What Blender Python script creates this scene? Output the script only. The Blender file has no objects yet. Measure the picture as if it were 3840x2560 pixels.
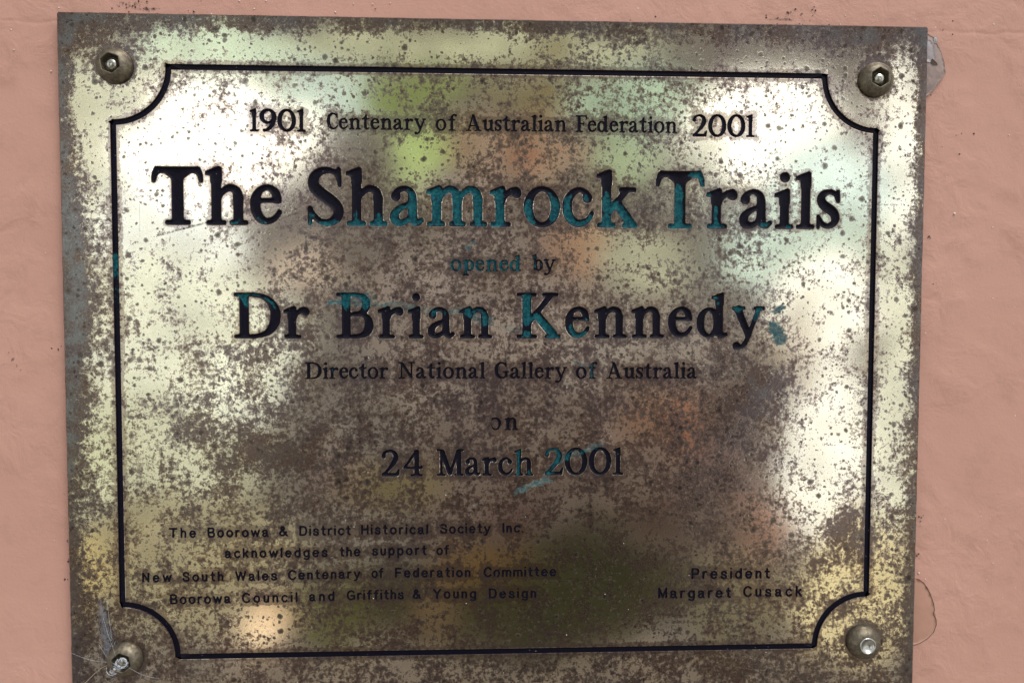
import bpy, bmesh, math, random
import numpy as np
from mathutils import Vector
from mathutils.geometry import delaunay_2d_cdt

MM = 0.001
scene = bpy.context.scene
col = scene.collection
random.seed(7)
rng = np.random.default_rng(7)

# ---------------------------------------------------------------- camera
cam_d = bpy.data.cameras.new('camera')
cam_d.sensor_width = 36.0
cam_d.lens = 18.0 / math.tan(math.radians(33.0))
cam_d.clip_start = 0.005
cam_d.clip_end = 50.0
cam = bpy.data.objects.new('camera', cam_d)
col.objects.link(cam)
cam.location = (-8.335618 * MM, -273.650855 * MM, 20.288142 * MM)
cam.rotation_euler = (1.527815, -0.001599, -0.042915)
scene.camera = cam
scene.cycles.max_bounces = 5
scene.cycles.diffuse_bounces = 2
scene.cycles.glossy_bounces = 3
scene.cycles.transmission_bounces = 1

scene.view_settings.view_transform = 'Standard'
scene.view_settings.look = 'None'
scene.view_settings.exposure = 0.0
scene.view_settings.gamma = 1.0
scene.view_settings.use_curve_mapping = False

# ---------------------------------------------------------------- node helper
class NT:
    def __init__(s, tree):
        s.t = tree
        s.n = tree.nodes
        s.l = tree.links
    def new(s, kind, **kw):
        n = s.n.new(kind)
        for k, v in kw.items():
            setattr(n, k, v)
        return n
    def put(s, sock, v):
        if hasattr(v, 'is_output') or isinstance(v, bpy.types.NodeSocket):
            s.l.new(v, sock)
        elif v is not None:
            sock.default_value = v
    def math(s, op, a, b=None, c=None, clamp=False):
        n = s.new('ShaderNodeMath', operation=op, use_clamp=clamp)
        for i, v in enumerate((a, b, c)):
            if v is not None:
                s.put(n.inputs[i], v)
        return n.outputs[0]
    def vmath(s, op, a, b=None, scale=None):
        n = s.new('ShaderNodeVectorMath', operation=op)
        s.put(n.inputs[0], a)
        if b is not None:
            s.put(n.inputs[1], b)
        if scale is not None:
            s.put(n.inputs['Scale'], scale)
        return n.outputs['Value'] if op in ('LENGTH', 'DOT_PRODUCT', 'DISTANCE') else n.outputs[0]
    def step(s, v, a, b, lo=0.0, hi=1.0):
        n = s.new('ShaderNodeMapRange', interpolation_type='SMOOTHSTEP')
        s.put(n.inputs[0], v); s.put(n.inputs[1], a); s.put(n.inputs[2], b); s.put(n.inputs[3], lo); s.put(n.inputs[4], hi)
        return n.outputs[0]
    def mix(s, f, a, b, mode='MIX'):
        n = s.new('ShaderNodeMix', data_type='RGBA', blend_type=mode)
        s.put(n.inputs[0], f)
        s.put(n.inputs[6], a if not isinstance(a, tuple) else (*a, 1.0)[:4])
        s.put(n.inputs[7], b if not isinstance(b, tuple) else (*b, 1.0)[:4])
        return n.outputs[2]
    def mixf(s, f, a, b):
        n = s.new('ShaderNodeMix', data_type='FLOAT')
        s.put(n.inputs[0], f); s.put(n.inputs[2], a); s.put(n.inputs[3], b)
        return n.outputs[0]
    def noise(s, vec, scale, detail=4.0, rough=0.55, dist=0.0, out=0):
        n = s.new('ShaderNodeTexNoise')
        s.put(n.inputs['Vector'], vec)
        n.inputs['Scale'].default_value = scale
        n.inputs['Detail'].default_value = detail
        n.inputs['Roughness'].default_value = rough
        n.inputs['Distortion'].default_value = dist
        return n.outputs[out]
    def attr(s, name):
        return s.new('ShaderNodeAttribute', attribute_name=name).outputs['Fac']
    def mmpos(s):
        return s.vmath('SCALE', s.new('ShaderNodeNewGeometry').outputs['Position'], scale=1000.0)

# ---------------------------------------------------------------- sky and the surroundings that the brass mirrors
#  each entry: direction (x/-y, z/-y), angular size, radiance, opacity : cloudy sky gaps, foliage, brick, the dark shape standing before the wall
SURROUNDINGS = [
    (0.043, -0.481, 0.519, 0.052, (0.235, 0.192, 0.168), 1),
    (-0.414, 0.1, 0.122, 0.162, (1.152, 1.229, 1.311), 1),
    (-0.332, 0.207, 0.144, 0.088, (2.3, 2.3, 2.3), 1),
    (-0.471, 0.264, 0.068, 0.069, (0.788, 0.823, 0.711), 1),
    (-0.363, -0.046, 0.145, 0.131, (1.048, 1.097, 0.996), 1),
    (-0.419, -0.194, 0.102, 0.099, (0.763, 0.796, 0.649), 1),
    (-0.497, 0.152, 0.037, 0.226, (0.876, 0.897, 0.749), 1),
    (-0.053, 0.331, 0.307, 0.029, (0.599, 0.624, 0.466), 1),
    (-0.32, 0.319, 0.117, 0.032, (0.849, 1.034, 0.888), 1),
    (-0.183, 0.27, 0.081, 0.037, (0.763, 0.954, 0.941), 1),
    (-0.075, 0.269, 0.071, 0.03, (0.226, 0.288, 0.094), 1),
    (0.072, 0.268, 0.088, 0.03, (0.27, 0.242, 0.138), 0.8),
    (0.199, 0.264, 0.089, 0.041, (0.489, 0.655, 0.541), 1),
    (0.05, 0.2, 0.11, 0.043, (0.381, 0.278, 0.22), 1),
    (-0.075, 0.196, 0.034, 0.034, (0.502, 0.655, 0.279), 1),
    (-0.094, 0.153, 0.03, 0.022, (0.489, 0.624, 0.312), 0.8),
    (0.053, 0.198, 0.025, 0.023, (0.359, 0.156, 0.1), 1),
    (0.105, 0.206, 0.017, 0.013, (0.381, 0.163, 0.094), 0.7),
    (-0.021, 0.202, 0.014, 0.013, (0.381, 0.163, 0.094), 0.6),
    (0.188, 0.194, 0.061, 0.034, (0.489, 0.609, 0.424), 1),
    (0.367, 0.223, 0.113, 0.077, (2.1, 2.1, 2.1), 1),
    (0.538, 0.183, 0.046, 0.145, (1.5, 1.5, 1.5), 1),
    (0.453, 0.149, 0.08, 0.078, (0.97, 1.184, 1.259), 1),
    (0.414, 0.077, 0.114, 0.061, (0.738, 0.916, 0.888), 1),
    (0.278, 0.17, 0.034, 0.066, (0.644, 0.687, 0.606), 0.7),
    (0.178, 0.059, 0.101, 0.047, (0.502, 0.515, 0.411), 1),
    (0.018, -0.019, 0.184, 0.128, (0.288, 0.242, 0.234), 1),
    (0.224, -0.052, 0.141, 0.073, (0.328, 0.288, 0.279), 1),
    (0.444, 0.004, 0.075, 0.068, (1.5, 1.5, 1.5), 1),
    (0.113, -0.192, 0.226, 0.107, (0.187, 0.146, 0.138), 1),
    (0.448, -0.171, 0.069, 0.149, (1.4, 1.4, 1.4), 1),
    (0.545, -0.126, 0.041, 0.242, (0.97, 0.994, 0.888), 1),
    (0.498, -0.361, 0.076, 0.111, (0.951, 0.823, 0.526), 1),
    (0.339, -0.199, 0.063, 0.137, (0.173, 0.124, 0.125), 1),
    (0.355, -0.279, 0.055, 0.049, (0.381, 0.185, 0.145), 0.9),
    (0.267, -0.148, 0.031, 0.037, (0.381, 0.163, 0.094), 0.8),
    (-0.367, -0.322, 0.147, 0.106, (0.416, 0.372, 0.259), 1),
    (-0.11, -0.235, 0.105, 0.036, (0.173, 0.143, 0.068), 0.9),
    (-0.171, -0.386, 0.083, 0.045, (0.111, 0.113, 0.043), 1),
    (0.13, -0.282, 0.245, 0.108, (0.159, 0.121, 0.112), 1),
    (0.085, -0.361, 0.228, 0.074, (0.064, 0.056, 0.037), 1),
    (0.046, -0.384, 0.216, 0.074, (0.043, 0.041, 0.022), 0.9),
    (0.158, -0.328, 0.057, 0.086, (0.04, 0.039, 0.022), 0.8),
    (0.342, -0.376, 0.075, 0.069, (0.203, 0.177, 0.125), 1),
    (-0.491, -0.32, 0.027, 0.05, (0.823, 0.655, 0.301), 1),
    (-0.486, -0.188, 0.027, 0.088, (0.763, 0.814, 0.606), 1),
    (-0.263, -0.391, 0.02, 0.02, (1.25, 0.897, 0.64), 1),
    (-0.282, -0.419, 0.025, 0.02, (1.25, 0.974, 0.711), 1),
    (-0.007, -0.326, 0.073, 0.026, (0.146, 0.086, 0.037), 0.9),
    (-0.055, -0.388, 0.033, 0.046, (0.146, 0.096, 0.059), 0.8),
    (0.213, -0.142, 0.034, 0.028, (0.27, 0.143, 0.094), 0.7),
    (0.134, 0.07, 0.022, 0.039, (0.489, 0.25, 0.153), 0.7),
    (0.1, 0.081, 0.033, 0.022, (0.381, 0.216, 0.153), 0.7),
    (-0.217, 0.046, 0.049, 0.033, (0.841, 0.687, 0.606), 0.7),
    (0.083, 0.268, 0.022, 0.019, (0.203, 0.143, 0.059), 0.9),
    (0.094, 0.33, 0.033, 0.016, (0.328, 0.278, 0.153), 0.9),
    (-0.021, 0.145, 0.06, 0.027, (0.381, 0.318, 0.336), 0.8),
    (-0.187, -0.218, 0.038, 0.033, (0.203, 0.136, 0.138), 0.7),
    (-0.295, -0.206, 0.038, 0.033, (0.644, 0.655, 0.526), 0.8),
    (0.411, -0.052, 0.034, 0.068, (0.502, 0.407, 0.324), 0.6),
    (0.237, -0.266, 0.046, 0.034, (0.077, 0.046, 0.04), 0.8),
    (0.046, -0.27, 0.05, 0.034, (0.086, 0.053, 0.055), 0.8),
]
SUN_EL, SUN_AZ = math.radians(58.0), math.radians(35.0)
SKY_STRENGTH = 0.10
world = bpy.data.worlds.new('World')
scene.world = world
world.use_nodes = True
W = NT(world.node_tree)
W.n.clear()
sky = W.new('ShaderNodeTexSky', sky_type='NISHITA')
sky.sun_disc = False
sky.sun_elevation = SUN_EL
sky.sun_rotation = math.pi - SUN_AZ
sky.air_density = 1.0
sky.dust_density = 4.0
tc = W.new('ShaderNodeTexCoord')
dirv = tc.outputs['Generated']
sep = W.new('ShaderNodeSeparateXYZ'); W.l.new(dirv, sep.inputs[0])
front = W.math('MAXIMUM', W.math('MULTIPLY', sep.outputs[1], -1.0), 0.04)
u = W.math('DIVIDE', sep.outputs[0], front)
v = W.math('DIVIDE', sep.outputs[2], front)
uv = W.new('ShaderNodeCombineXYZ'); W.l.new(u, uv.inputs[0]); W.l.new(v, uv.inputs[1])
wob = W.vmath('SUBTRACT', W.noise(uv.outputs[0], 9.0, 4.0, 0.6, out=1), (0.5, 0.5, 0.5))
fine = W.vmath('SUBTRACT', W.noise(uv.outputs[0], 34.0, 3.0, 0.6, out=1), (0.5, 0.5, 0.5))
uvw = W.vmath('ADD', W.vmath('ADD', uv.outputs[0], W.vmath('SCALE', wob, scale=0.10)), W.vmath('SCALE', fine, scale=0.035))
acc = (0.20, 0.175, 0.17, 1.0)
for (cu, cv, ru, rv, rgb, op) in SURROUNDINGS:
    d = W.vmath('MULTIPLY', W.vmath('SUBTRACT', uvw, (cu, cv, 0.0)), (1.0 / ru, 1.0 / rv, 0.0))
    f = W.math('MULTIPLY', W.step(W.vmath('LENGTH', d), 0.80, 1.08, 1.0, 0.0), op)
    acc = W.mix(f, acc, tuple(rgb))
leaf = W.step(W.noise(uv.outputs[0], 42.0, 5.0, .7), .33, .67, .62, 1.38)
leaf2 = W.step(W.noise(uv.outputs[0], 15.0, 3.0, .6), .35, .65, .82, 1.18)
acc = W.vmath('SCALE', acc, scale=W.math('MULTIPLY', leaf, leaf2))
# clouded sky above, ground below; pale side glow added to brighten the wall
skyc = W.vmath('SCALE', sky.outputs[0], scale=SKY_STRENGTH)
bw = W.new('ShaderNodeRGBToBW'); W.l.new(skyc, bw.inputs[0])
cloud = W.step(W.noise(dirv, 2.2, 5.0, 0.6), 0.35, 0.6)
grey = W.new('ShaderNodeCombineColor')
for i, k in enumerate((1.06, 1.0, 0.97)):
    W.l.new(W.math('MULTIPLY', bw.outputs[0], k), grey.inputs[i])
overcast = W.vmath('SCALE', grey.outputs[0], scale=2.02)
skymix = W.mix(W.mixf(cloud, 0.55, 0.95), skyc, overcast)
acc = W.mix(W.step(W.math('ABSOLUTE', u), 0.66, 0.95), acc, (0.92, 0.90, 0.86))
acc = W.mix(W.step(v, 0.40, 0.60), acc, skymix)
acc = W.mix(W.step(W.math('MULTIPLY', v, -1.0), 0.52, 0.80), acc, (0.30, 0.26, 0.22))
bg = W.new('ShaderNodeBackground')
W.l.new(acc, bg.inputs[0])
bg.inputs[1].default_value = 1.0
wo = W.new('ShaderNodeOutputWorld')
W.l.new(bg.outputs[0], wo.inputs[0])

sun_d = bpy.data.lights.new('sun', 'SUN')
sun_d.energy = 1.0
sun_d.angle = math.radians(25.0)
sun_d.color = (1.0, 0.96, 0.9)
sun = bpy.data.objects.new('sun', sun_d)
col.objects.link(sun)
sv = Vector((math.sin(SUN_AZ) * math.cos(SUN_EL), -math.cos(SUN_AZ) * math.cos(SUN_EL), math.sin(SUN_EL)))
sun.rotation_euler = sv.to_track_quat('Z', 'Y').to_euler()
sun.location = sv * 2.0

# ---------------------------------------------------------------- measured tables (millimetres on the plaque face)
WORDS = [
    (0, 'r', '1901', -85.63, 79.7, -66.84, 79.72, 7.65),
    (1, 'r', 'Centenary', -59.82, 80.66, -26.0, 80.76, 5.67),
    (1, 'r', 'of', -22.91, 80.66, -15.53, 80.65, 5.69),
    (1, 'r', 'Australian', -12.61, 80.64, 22.14, 80.75, 5.71),
    (1, 'r', 'Federation', 25.28, 80.7, 60.64, 80.72, 5.75),
    (2, 'r', '2001', 65.94, 79.49, 87.96, 79.59, 7.79),
    (3, 'r', 'The', -118.67, 48.11, -75.15, 48.2, 19.61),
    (3, 'r', 'Shamrock', -66.55, 48.12, 47.02, 47.97, 19.88),
    (3, 'r', 'Trails', 53.33, 47.78, 118.7, 47.92, 19.9),
    (4, 'r', 'opened', -17.89, 32.8, 6.63, 32.74, 5.79),
    (4, 'r', 'by', 10.29, 32.94, 18.63, 32.88, 5.81),
    (5, 'r', 'Dr', -91.73, 9.6, -66.14, 9.53, 15.62),
    (5, 'r', 'Brian', -57.07, 9.53, -3.39, 9.48, 15.74),
    (5, 'r', 'Kennedy', 4.92, 9.48, 92.51, 9.71, 15.84),
    (6, 'r', 'Director', -67.91, -4.44, -39.35, -4.41, 5.81),
    (6, 'r', 'National', -36.01, -4.38, -5.83, -4.44, 5.84),
    (6, 'r', 'Gallery', -2.62, -4.45, 22.77, -4.51, 5.87),
    (6, 'r', 'of', 25.72, -4.52, 33.36, -4.53, 5.89),
    (6, 'r', 'Australia', 36.46, -4.59, 68.56, -4.66, 5.91),
    (7, 'r', '<n', -3.78, -22.51, 5.54, -22.51, 6.46),
    (8, 'r', '24', -41.98, -38.44, -27.57, -38.47, 9.44),
    (8, 'r', 'March', -22.87, -38.42, 11.0, -38.58, 9.49),
    (8, 'r', '2001', 14.91, -38.49, 42.78, -38.54, 9.82),
    (9, 's', 'The', -114.96, -59.23, -105.64, -59.29, 3.54),
    (9, 's', 'Boorowa', -101.83, -59.29, -80.89, -59.28, 3.59),
    (9, 's', '&', -77.41, -59.05, -74.3, -59.06, 3.56),
    (9, 's', 'District', -70.45, -59.02, -52.62, -58.98, 3.56),
    (9, 's', 'Historical', -49.11, -58.83, -25.78, -58.95, 3.58),
    (9, 's', 'Society', -21.68, -58.85, -3.95, -58.8, 3.59),
    (9, 's', 'Inc.', 0.17, -58.75, 7.58, -58.69, 3.6),
    (10, 's', 'acknowledges', -96.03, -66.53, -60.73, -66.6, 3.56),
    (10, 's', 'the', -56.64, -66.51, -49.35, -66.46, 3.58),
    (10, 's', 'support', -45.37, -66.27, -26.36, -66.31, 3.59),
    (10, 's', 'of', -23.01, -66.35, -18.53, -66.35, 3.59),
    (11, 's', 'New', -124.27, -74.69, -114.17, -74.69, 3.55),
    (11, 's', 'South', -110.6, -74.64, -96.54, -74.65, 3.56),
    (11, 's', 'Wales', -92.58, -74.6, -78.22, -74.61, 3.57),
    (11, 's', 'Centenary', -74.46, -74.52, -49.4, -74.29, 3.58),
    (11, 's', 'of', -45.61, -74.19, -41.44, -74.2, 3.59),
    (11, 's', 'Federation', -37.47, -74.21, -11.01, -74.37, 3.6),
    (11, 's', 'Committee', -6.48, -74.43, 19.21, -74.48, 3.62),
    (12, 's', 'Boorowa', -114.95, -82.49, -94.15, -82.43, 3.61),
    (12, 's', 'Council', -90.4, -82.39, -71.23, -82.34, 3.63),
    (12, 's', 'and', -67.27, -82.16, -58.42, -82.15, 3.59),
    (12, 's', 'Griffiths', -54.26, -81.97, -34.36, -81.88, 3.6),
    (12, 's', '&', -31.34, -81.83, -28.36, -81.84, 3.51),
    (12, 's', 'Young', -24.2, -81.84, -9.01, -81.96, 3.61),
    (12, 's', 'Design', -4.65, -82.03, 12.16, -82.17, 3.63),
    (13, 's', 'President', 67.39, -76.13, 95.78, -76.27, 4.05),
    (14, 's', 'Margaret', 55.55, -82.9, 81.81, -83.08, 3.95),
    (14, 's', 'Cusack', 86.15, -82.81, 107.64, -82.92, 4.02),
]
TARNISH = [
    (-106.6, 76.9, 33.5, 17.5, -0.3),
    (-121.4, 53.4, 14.5, 29.4, -0.22),
    (-96.9, 41.8, 29.3, 14.8, -0.16),
    (-58.3, 93.5, 17.6, 7.3, -0.25),
    (-37.6, 110.1, 44.5, 3.8, -0.42),
    (-90.2, 108.3, 29.1, 4.3, -0.3),
    (-14.0, 110.5, 19.3, 4.7, -0.35),
    (17.3, 110.4, 10.5, 4.4, -0.3),
    (52.0, 109.0, 18.2, 3.7, -0.15),
    (91.6, 108.2, 30.8, 3.7, -0.2),
    (89.0, 80.5, 23.2, 13.5, -0.33),
    (114.0, 64.1, 17.1, 35.0, -0.3),
    (114.9, 18.3, 15.7, 20.0, -0.25),
    (114.3, -32.8, 14.2, 28.2, -0.3),
    (-122.6, -8.7, 11.7, 21.0, -0.2),
    (-94.3, 22.5, 22.1, 11.9, -0.2),
    (-28.9, 71.8, 11.9, 10.4, -0.38),
    (43.2, 72.5, 18.3, 9.0, -0.2),
    (43.5, 36.4, 19.9, 10.6, -0.28),
    (3.9, 76.6, 18.0, 7.4, -0.12),
    (138.9, 67.4, 6.3, 35.1, -0.3),
    (138.3, -9.5, 5.6, 54.9, -0.22),
    (-83.8, -89.5, 10.5, 9.3, -0.3),
    (-139.5, 85.2, 8.6, 17.4, -0.25),
    (-138.9, -23.6, 5.8, 21.0, -0.1),
    (-140.5, -68.8, 4.4, 12.2, -0.15),
    (-110.2, -61.6, 22.3, 9.1, -0.12),
    (-3.6, 94.2, 45.1, 5.9, -0.15),
    (-144.3, 26.8, 7.2, 28.1, 0.55),
    (-146.9, 75.0, 4.0, 37.9, 0.35),
    (-147.4, -16.1, 5.8, 30.0, 0.3),
    (-8.1, -9.1, 53.4, 12.2, 0.1),
    (-0.5, 30.2, 22.7, 18.1, 0.05),
    (19.4, -32.2, 61.9, 23.2, 0.0),
    (76.5, -24.8, 21.9, 28.0, 0.14),
    (91.1, -9.4, 9.4, 12.4, 0.4),
    (-73.7, 15.1, 11.8, 9.0, 0.2),
    (-68.2, -28.5, 23.9, 13.7, 0.18),
    (-106.6, -17.8, 8.8, 7.5, 0.2),
    (14.9, -67.7, 65.3, 26.5, -0.14),
    (124.3, -59.5, 11.1, 9.5, 0.4),
    (7.0, 61.7, 9.0, 7.5, 0.12),
    (49.4, 56.1, 18.4, 9.0, 0.1),
    (-48.2, 59.8, 13.3, 8.9, 0.12),
    (-141.8, 109.6, 12.8, 7.2, 0.35),
    (125.4, 112.4, 20.2, 6.0, 0.3),
    (141.3, -104.3, 14.5, 9.6, 0.1),
    (85.5, -108.1, 23.8, 6.4, 0.2),
    (139.6, 38.4, 5.5, 9.2, 0.25),
    (-144.6, -87.0, 7.3, 18.4, 0.2),
    (-8.1, 9.1, 45.6, 12.1, -0.06),
    (7.2, -47.5, 46.2, 9.3, 0.05),
    (108.7, -72.0, 9.5, 9.5, 0.12),
    (-83.1, -30.0, 17.9, 6.1, 0.2),
]
VERDIGRIS = [
    ([(-65.5, 47.8), (-44.2, 48.3)], 2.04, 1, 0.3),
    ([(-41.5, 49.3), (-31.5, 48.9)], 2.77, 1, 0.0),
    ([(-37.8, 53.4), (-32.4, 53.4)], 3.15, 0.9, 0.0),
    ([(-25.1, 55.3), (-7.7, 55.4)], 8.79, 1, 0.0),
    ([(-3.1, 48.1), (-0.3, 52.7)], 3.7, 1, 0.0),
    ([(8.4, 54.6), (9.4, 49.1)], 2.77, 0.9, 0.0),
    ([(15.3, 58.3), (18.2, 51.0)], 2.4, 0.9, 0.0),
    ([(20.9, 56.5), (22.8, 50.1)], 3.7, 0.9, 0.0),
    ([(28.4, 49.2), (31.1, 52.9)], 2.4, 0.9, 0.0),
    ([(27.8, 58.9), (29.2, 58.0)], 1.29, 0.8, 0.0),
    ([(35.8, 50.2), (47.9, 48.9)], 3.33, 1, 0.0),
    ([(36.2, 56.6), (39.5, 53.0)], 3.15, 1, 0.0),
    ([(42.7, 56.7), (46.1, 50.3)], 2.59, 0.8, 0.0),
    ([(60.7, 60.5), (61.1, 48.5)], 2.4, 1, 0.0),
    ([(67.0, 66.6), (69.5, 65.7)], 2.22, 1, 0.0),
    ([(70.3, 63.4), (70.5, 62.4)], 1.11, 1, 0.0),
    ([(57.3, 48.3), (65.8, 48.4)], 1.11, 1, 0.3),
    ([(70.5, 48.6), (77.1, 48.6)], 1.29, 0.9, 0.35),
    ([(71.3, 59.9), (73.2, 59.2)], 1.29, 0.8, 0.0),
    ([(74.6, 55.1), (74.9, 49.5)], 1.02, 0.8, 0.0),
    ([(91.3, 48.7), (92.7, 49.6)], 1.48, 0.9, 0.0),
    ([(99.3, 48.3), (100.8, 48.8)], 1.11, 0.9, 0.0),
    ([(86.1, 48.7), (87.5, 48.9)], 0.74, 0.7, 0.0),
    ([(-83.5, 49.6), (-80.4, 48.1)], 1.29, 0.7, 0.0),
    ([(-93.8, 48.7), (-90.2, 48.7)], 1.29, 0.8, 0.45),
    ([(-100.5, 48.0), (-98.3, 48.0)], 1.29, 0.6, 0.0),
    ([(-65.5, 51.4), (-64.6, 49.6)], 1.85, 0.8, 0.0),
    ([(-50.6, 52.4), (-50.1, 47.9)], 1.29, 0.7, 0.0),
    ([(-17.8, 35.7), (7.1, 35.8)], 4.07, 0.95, 0.36),
    ([(10.8, 37.2), (18.2, 35.8)], 2.4, 0.55, 0.0),
    ([(-13.2, 40.3), (-9.1, 42.8)], 0.93, 0.75, 0.8),
    ([(-90.6, 23.6), (-84.2, 24.5)], 1.85, 0.8, 0.3),
    ([(-87.4, 22.2), (-87.0, 20.4)], 1.11, 0.9, 0.0),
    ([(-81.5, 24.5), (-78.0, 21.3)], 1.85, 0.6, 0.0),
    ([(-60.0, 21.5), (-54.4, 21.8)], 0.93, 1, 1),
    ([(-54.4, 23.2), (-46.2, 22.8)], 3.15, 0.95, 0.62),
    ([(-46.2, 21.8), (-35.3, 20.9), (-26.1, 19.6), (-15.1, 18.7), (-9.5, 17.3)], 1.48, 0.62, 0.62),
    ([(-11.4, 18.7), (-4.9, 15.9)], 2.59, 0.8, 0.62),
    ([(-4.9, 15.0), (7.1, 11.8)], 1.11, 0.6, 0.58),
    ([(-24.3, 19.6), (-23.3, 18.2)], 1.48, 0.9, 0.0),
    ([(8.5, 24.3), (8.5, 15.9)], 1.85, 1, 0.0),
    ([(7.1, 10.8), (10.9, 10.8)], 1.29, 0.8, 0.0),
    ([(11.8, 16.4), (17.4, 12.2)], 1.85, 1, 0.0),
    ([(16.4, 10.2), (19.2, 10.2)], 1.11, 1, 0.0),
    ([(24.8, 14.6), (29.5, 15.9)], 0.93, 0.8, 0.0),
    ([(24.4, 12.7), (26.2, 10.2)], 1.2, 1, 0.0),
    ([(26.2, 10.2), (29.5, 11.3)], 1.11, 1, 0.0),
    ([(74.6, 24.2), (75.5, 21.6)], 0.93, 0.8, 0.0),
    ([(69.9, 17.9), (70.9, 11.3)], 0.74, 0.45, 0.0),
    ([(82.4, 20.2), (84.6, 19.7)], 1.2, 0.9, 0.0),
    ([(89.4, 16.9), (90.8, 19.8)], 1.48, 1, 0.0),
    ([(95.5, 18.8), (98.8, 20.7)], 1.02, 1, 1),
    ([(96.1, 13.7), (98.1, 9.4)], 2.4, 1, 0.95),
    ([(85.3, 4.7), (87.2, 4.3)], 2.04, 0.35, 0.4),
    ([(24.9, 2.0), (28.6, -0.1)], 0.83, 0.7, 0.62),
    ([(4.9, -44.4), (11.0, -41.6), (16.6, -40.2)], 1.2, 0.9, 0.85),
    ([(15.7, -38.3), (21.3, -31.8), (26.9, -30.9)], 1.85, 0.75, 0.6),
    ([(15.7, -29.9), (20.3, -29.9)], 1.85, 0.8, 0.0),
    ([(28.8, -29.9), (35.4, -27.1)], 1.29, 0.8, 0.7),
    ([(-11.0, -49.7), (-6.3, -48.1)], 0.83, 0.7, 0.6),
    ([(5.4, -29.8), (5.4, -38.3)], 1.11, 0.8, 0.0),
    ([(9.6, -37.3), (10.5, -38.3)], 0.93, 0.7, 0.0),
    ([(25.5, -34.6), (26.5, -36.1)], 1.29, 0.6, 0.0),
    ([(-131.4, 37.5), (-131.3, 33.0)], 1.29, 0.75, 0.3),
    ([(-131.0, 33.0), (-130.9, 17.6)], 1.29, 0.45, 0.4),
    ([(-133.7, 31.2), (-134.3, 23.9)], 1.67, 0.22, 0.3),
    ([(-59.6, -0.7), (-58.2, -2.5)], 1.29, 0.5, 0.0),
    ([(31.0, 1.0), (31.9, -4.6)], 1.11, 0.6, 0.0),
    ([(37.1, -2.7), (40.9, -1.8)], 2.04, 0.45, 0.0),
]
SCRATCHES = [
    ((33.8, -68.7), (31.5, -86.6), 0.16, 0.8),
    ((-16.5, 82.3), (-16.1, 70.2), 0.13, 0.6),
    ((-122.6, 76.7), (-122.9, 38.7), 0.1, -0.45),
    ((-117.0, 44.5), (-96.8, 49.9), 0.5, -0.75),
    ((-76.3, 50.0), (-68.9, 53.0), 0.3, -0.4),
    ((-76.4, 41.9), (-58.7, 47.9), 0.2, 0.4),
    ((-69.0, 50.8), (-55.6, 59.7), 0.2, 0.35),
    ((-7.3, 94.9), (3.9, 97.3), 0.16, -0.45),
    ((83.3, 43.4), (114.3, 46.6), 0.2, 0.5),
    ((86.4, 45.7), (109.6, 47.7), 0.16, -0.5),
    ((-68.4, -48.3), (-54.9, -43.9), 0.35, -0.35),
    ((14.8, -22.2), (27.0, -16.8), 0.12, 0.4),
    ((85.6, -60.7), (86.2, -68.6), 0.12, 0.5),
    ((88.2, -58.4), (89.0, -67.8), 0.1, 0.5),
    ((124.2, -56.4), (113.4, -70.5), 0.5, -0.3),
    ((114.4, -40.6), (121.7, -48.5), 0.12, -0.4),
    ((-18.7, -38.0), (-16.4, -35.0), 0.12, 0.5),
    ((-140.0, -8.7), (-141.0, -68.8), 0.12, -0.3),
    ((131.6, -104.1), (136.2, -94.6), 0.16, -0.45),
    ((-131.3, 29.8), (-130.3, 3.2), 0.8, -0.25),
]
GRIME = [
    (-125.8, 122.5, 10.2, 1.7, 0.75),
    (-119.3, 121.2, 8.7, 0.9, 0.8),
    (-128.7, 120.3, 14.5, 0.6, 0.55),
    (98.7, 121.3, 9.3, 1.2, 0.75),
    (106.4, 123.6, 3.9, 1.8, 0.6),
    (120.5, 120.9, 4.7, 0.8, 0.5),
    (11.5, 125.7, 0.9, 1.2, 0.4),
    (-151.3, 62.4, 1.5, 3.0, 0.45),
    (151.7, 64.9, 1.3, 2.2, 0.6),
    (154.4, 21.5, 1.3, 4.7, 0.35),
    (152.2, -54.3, 1.3, 9.6, 0.35),
    (-150.5, 12.0, 1.1, 4.5, 0.5),
    (-150.2, -4.5, 1.5, 9.0, 0.35),
    (-149.8, -54.4, 2.1, 9.2, 0.45),
    (153.9, 103.2, 2.5, 7.6, 0.15),
    (151.9, -59.1, 2.2, 4.2, 0.55),
    (153.5, -75.2, 3.3, 0.9, 0.4),
    (-150.7, 101.8, 1.2, 8.7, 0.35),
    (52.5, 119.4, 77.4, 0.4, 0.3),
    (-82.1, 121.1, 59.1, 0.4, 0.35),
]
GRIME_LINES = [
    ((-168.9, 4.5), (-166.1, -0.7), 0.5, 1.0),
    ((-166.1, -0.7), (-161.9, -5.9), 0.5, 0.9),
    ((-161.9, -5.9), (-152.5, -11.2), 1.2, 0.55),
    ((-166.4, -22.5), (-166.2, -28.5), 0.3, 0.7),
    ((14.5, 127.2), (15.7, 123.8), 0.25, 0.9),
    ((-20.0, 125.1), (-15.5, 123.7), 0.3, 0.5),
]
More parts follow.
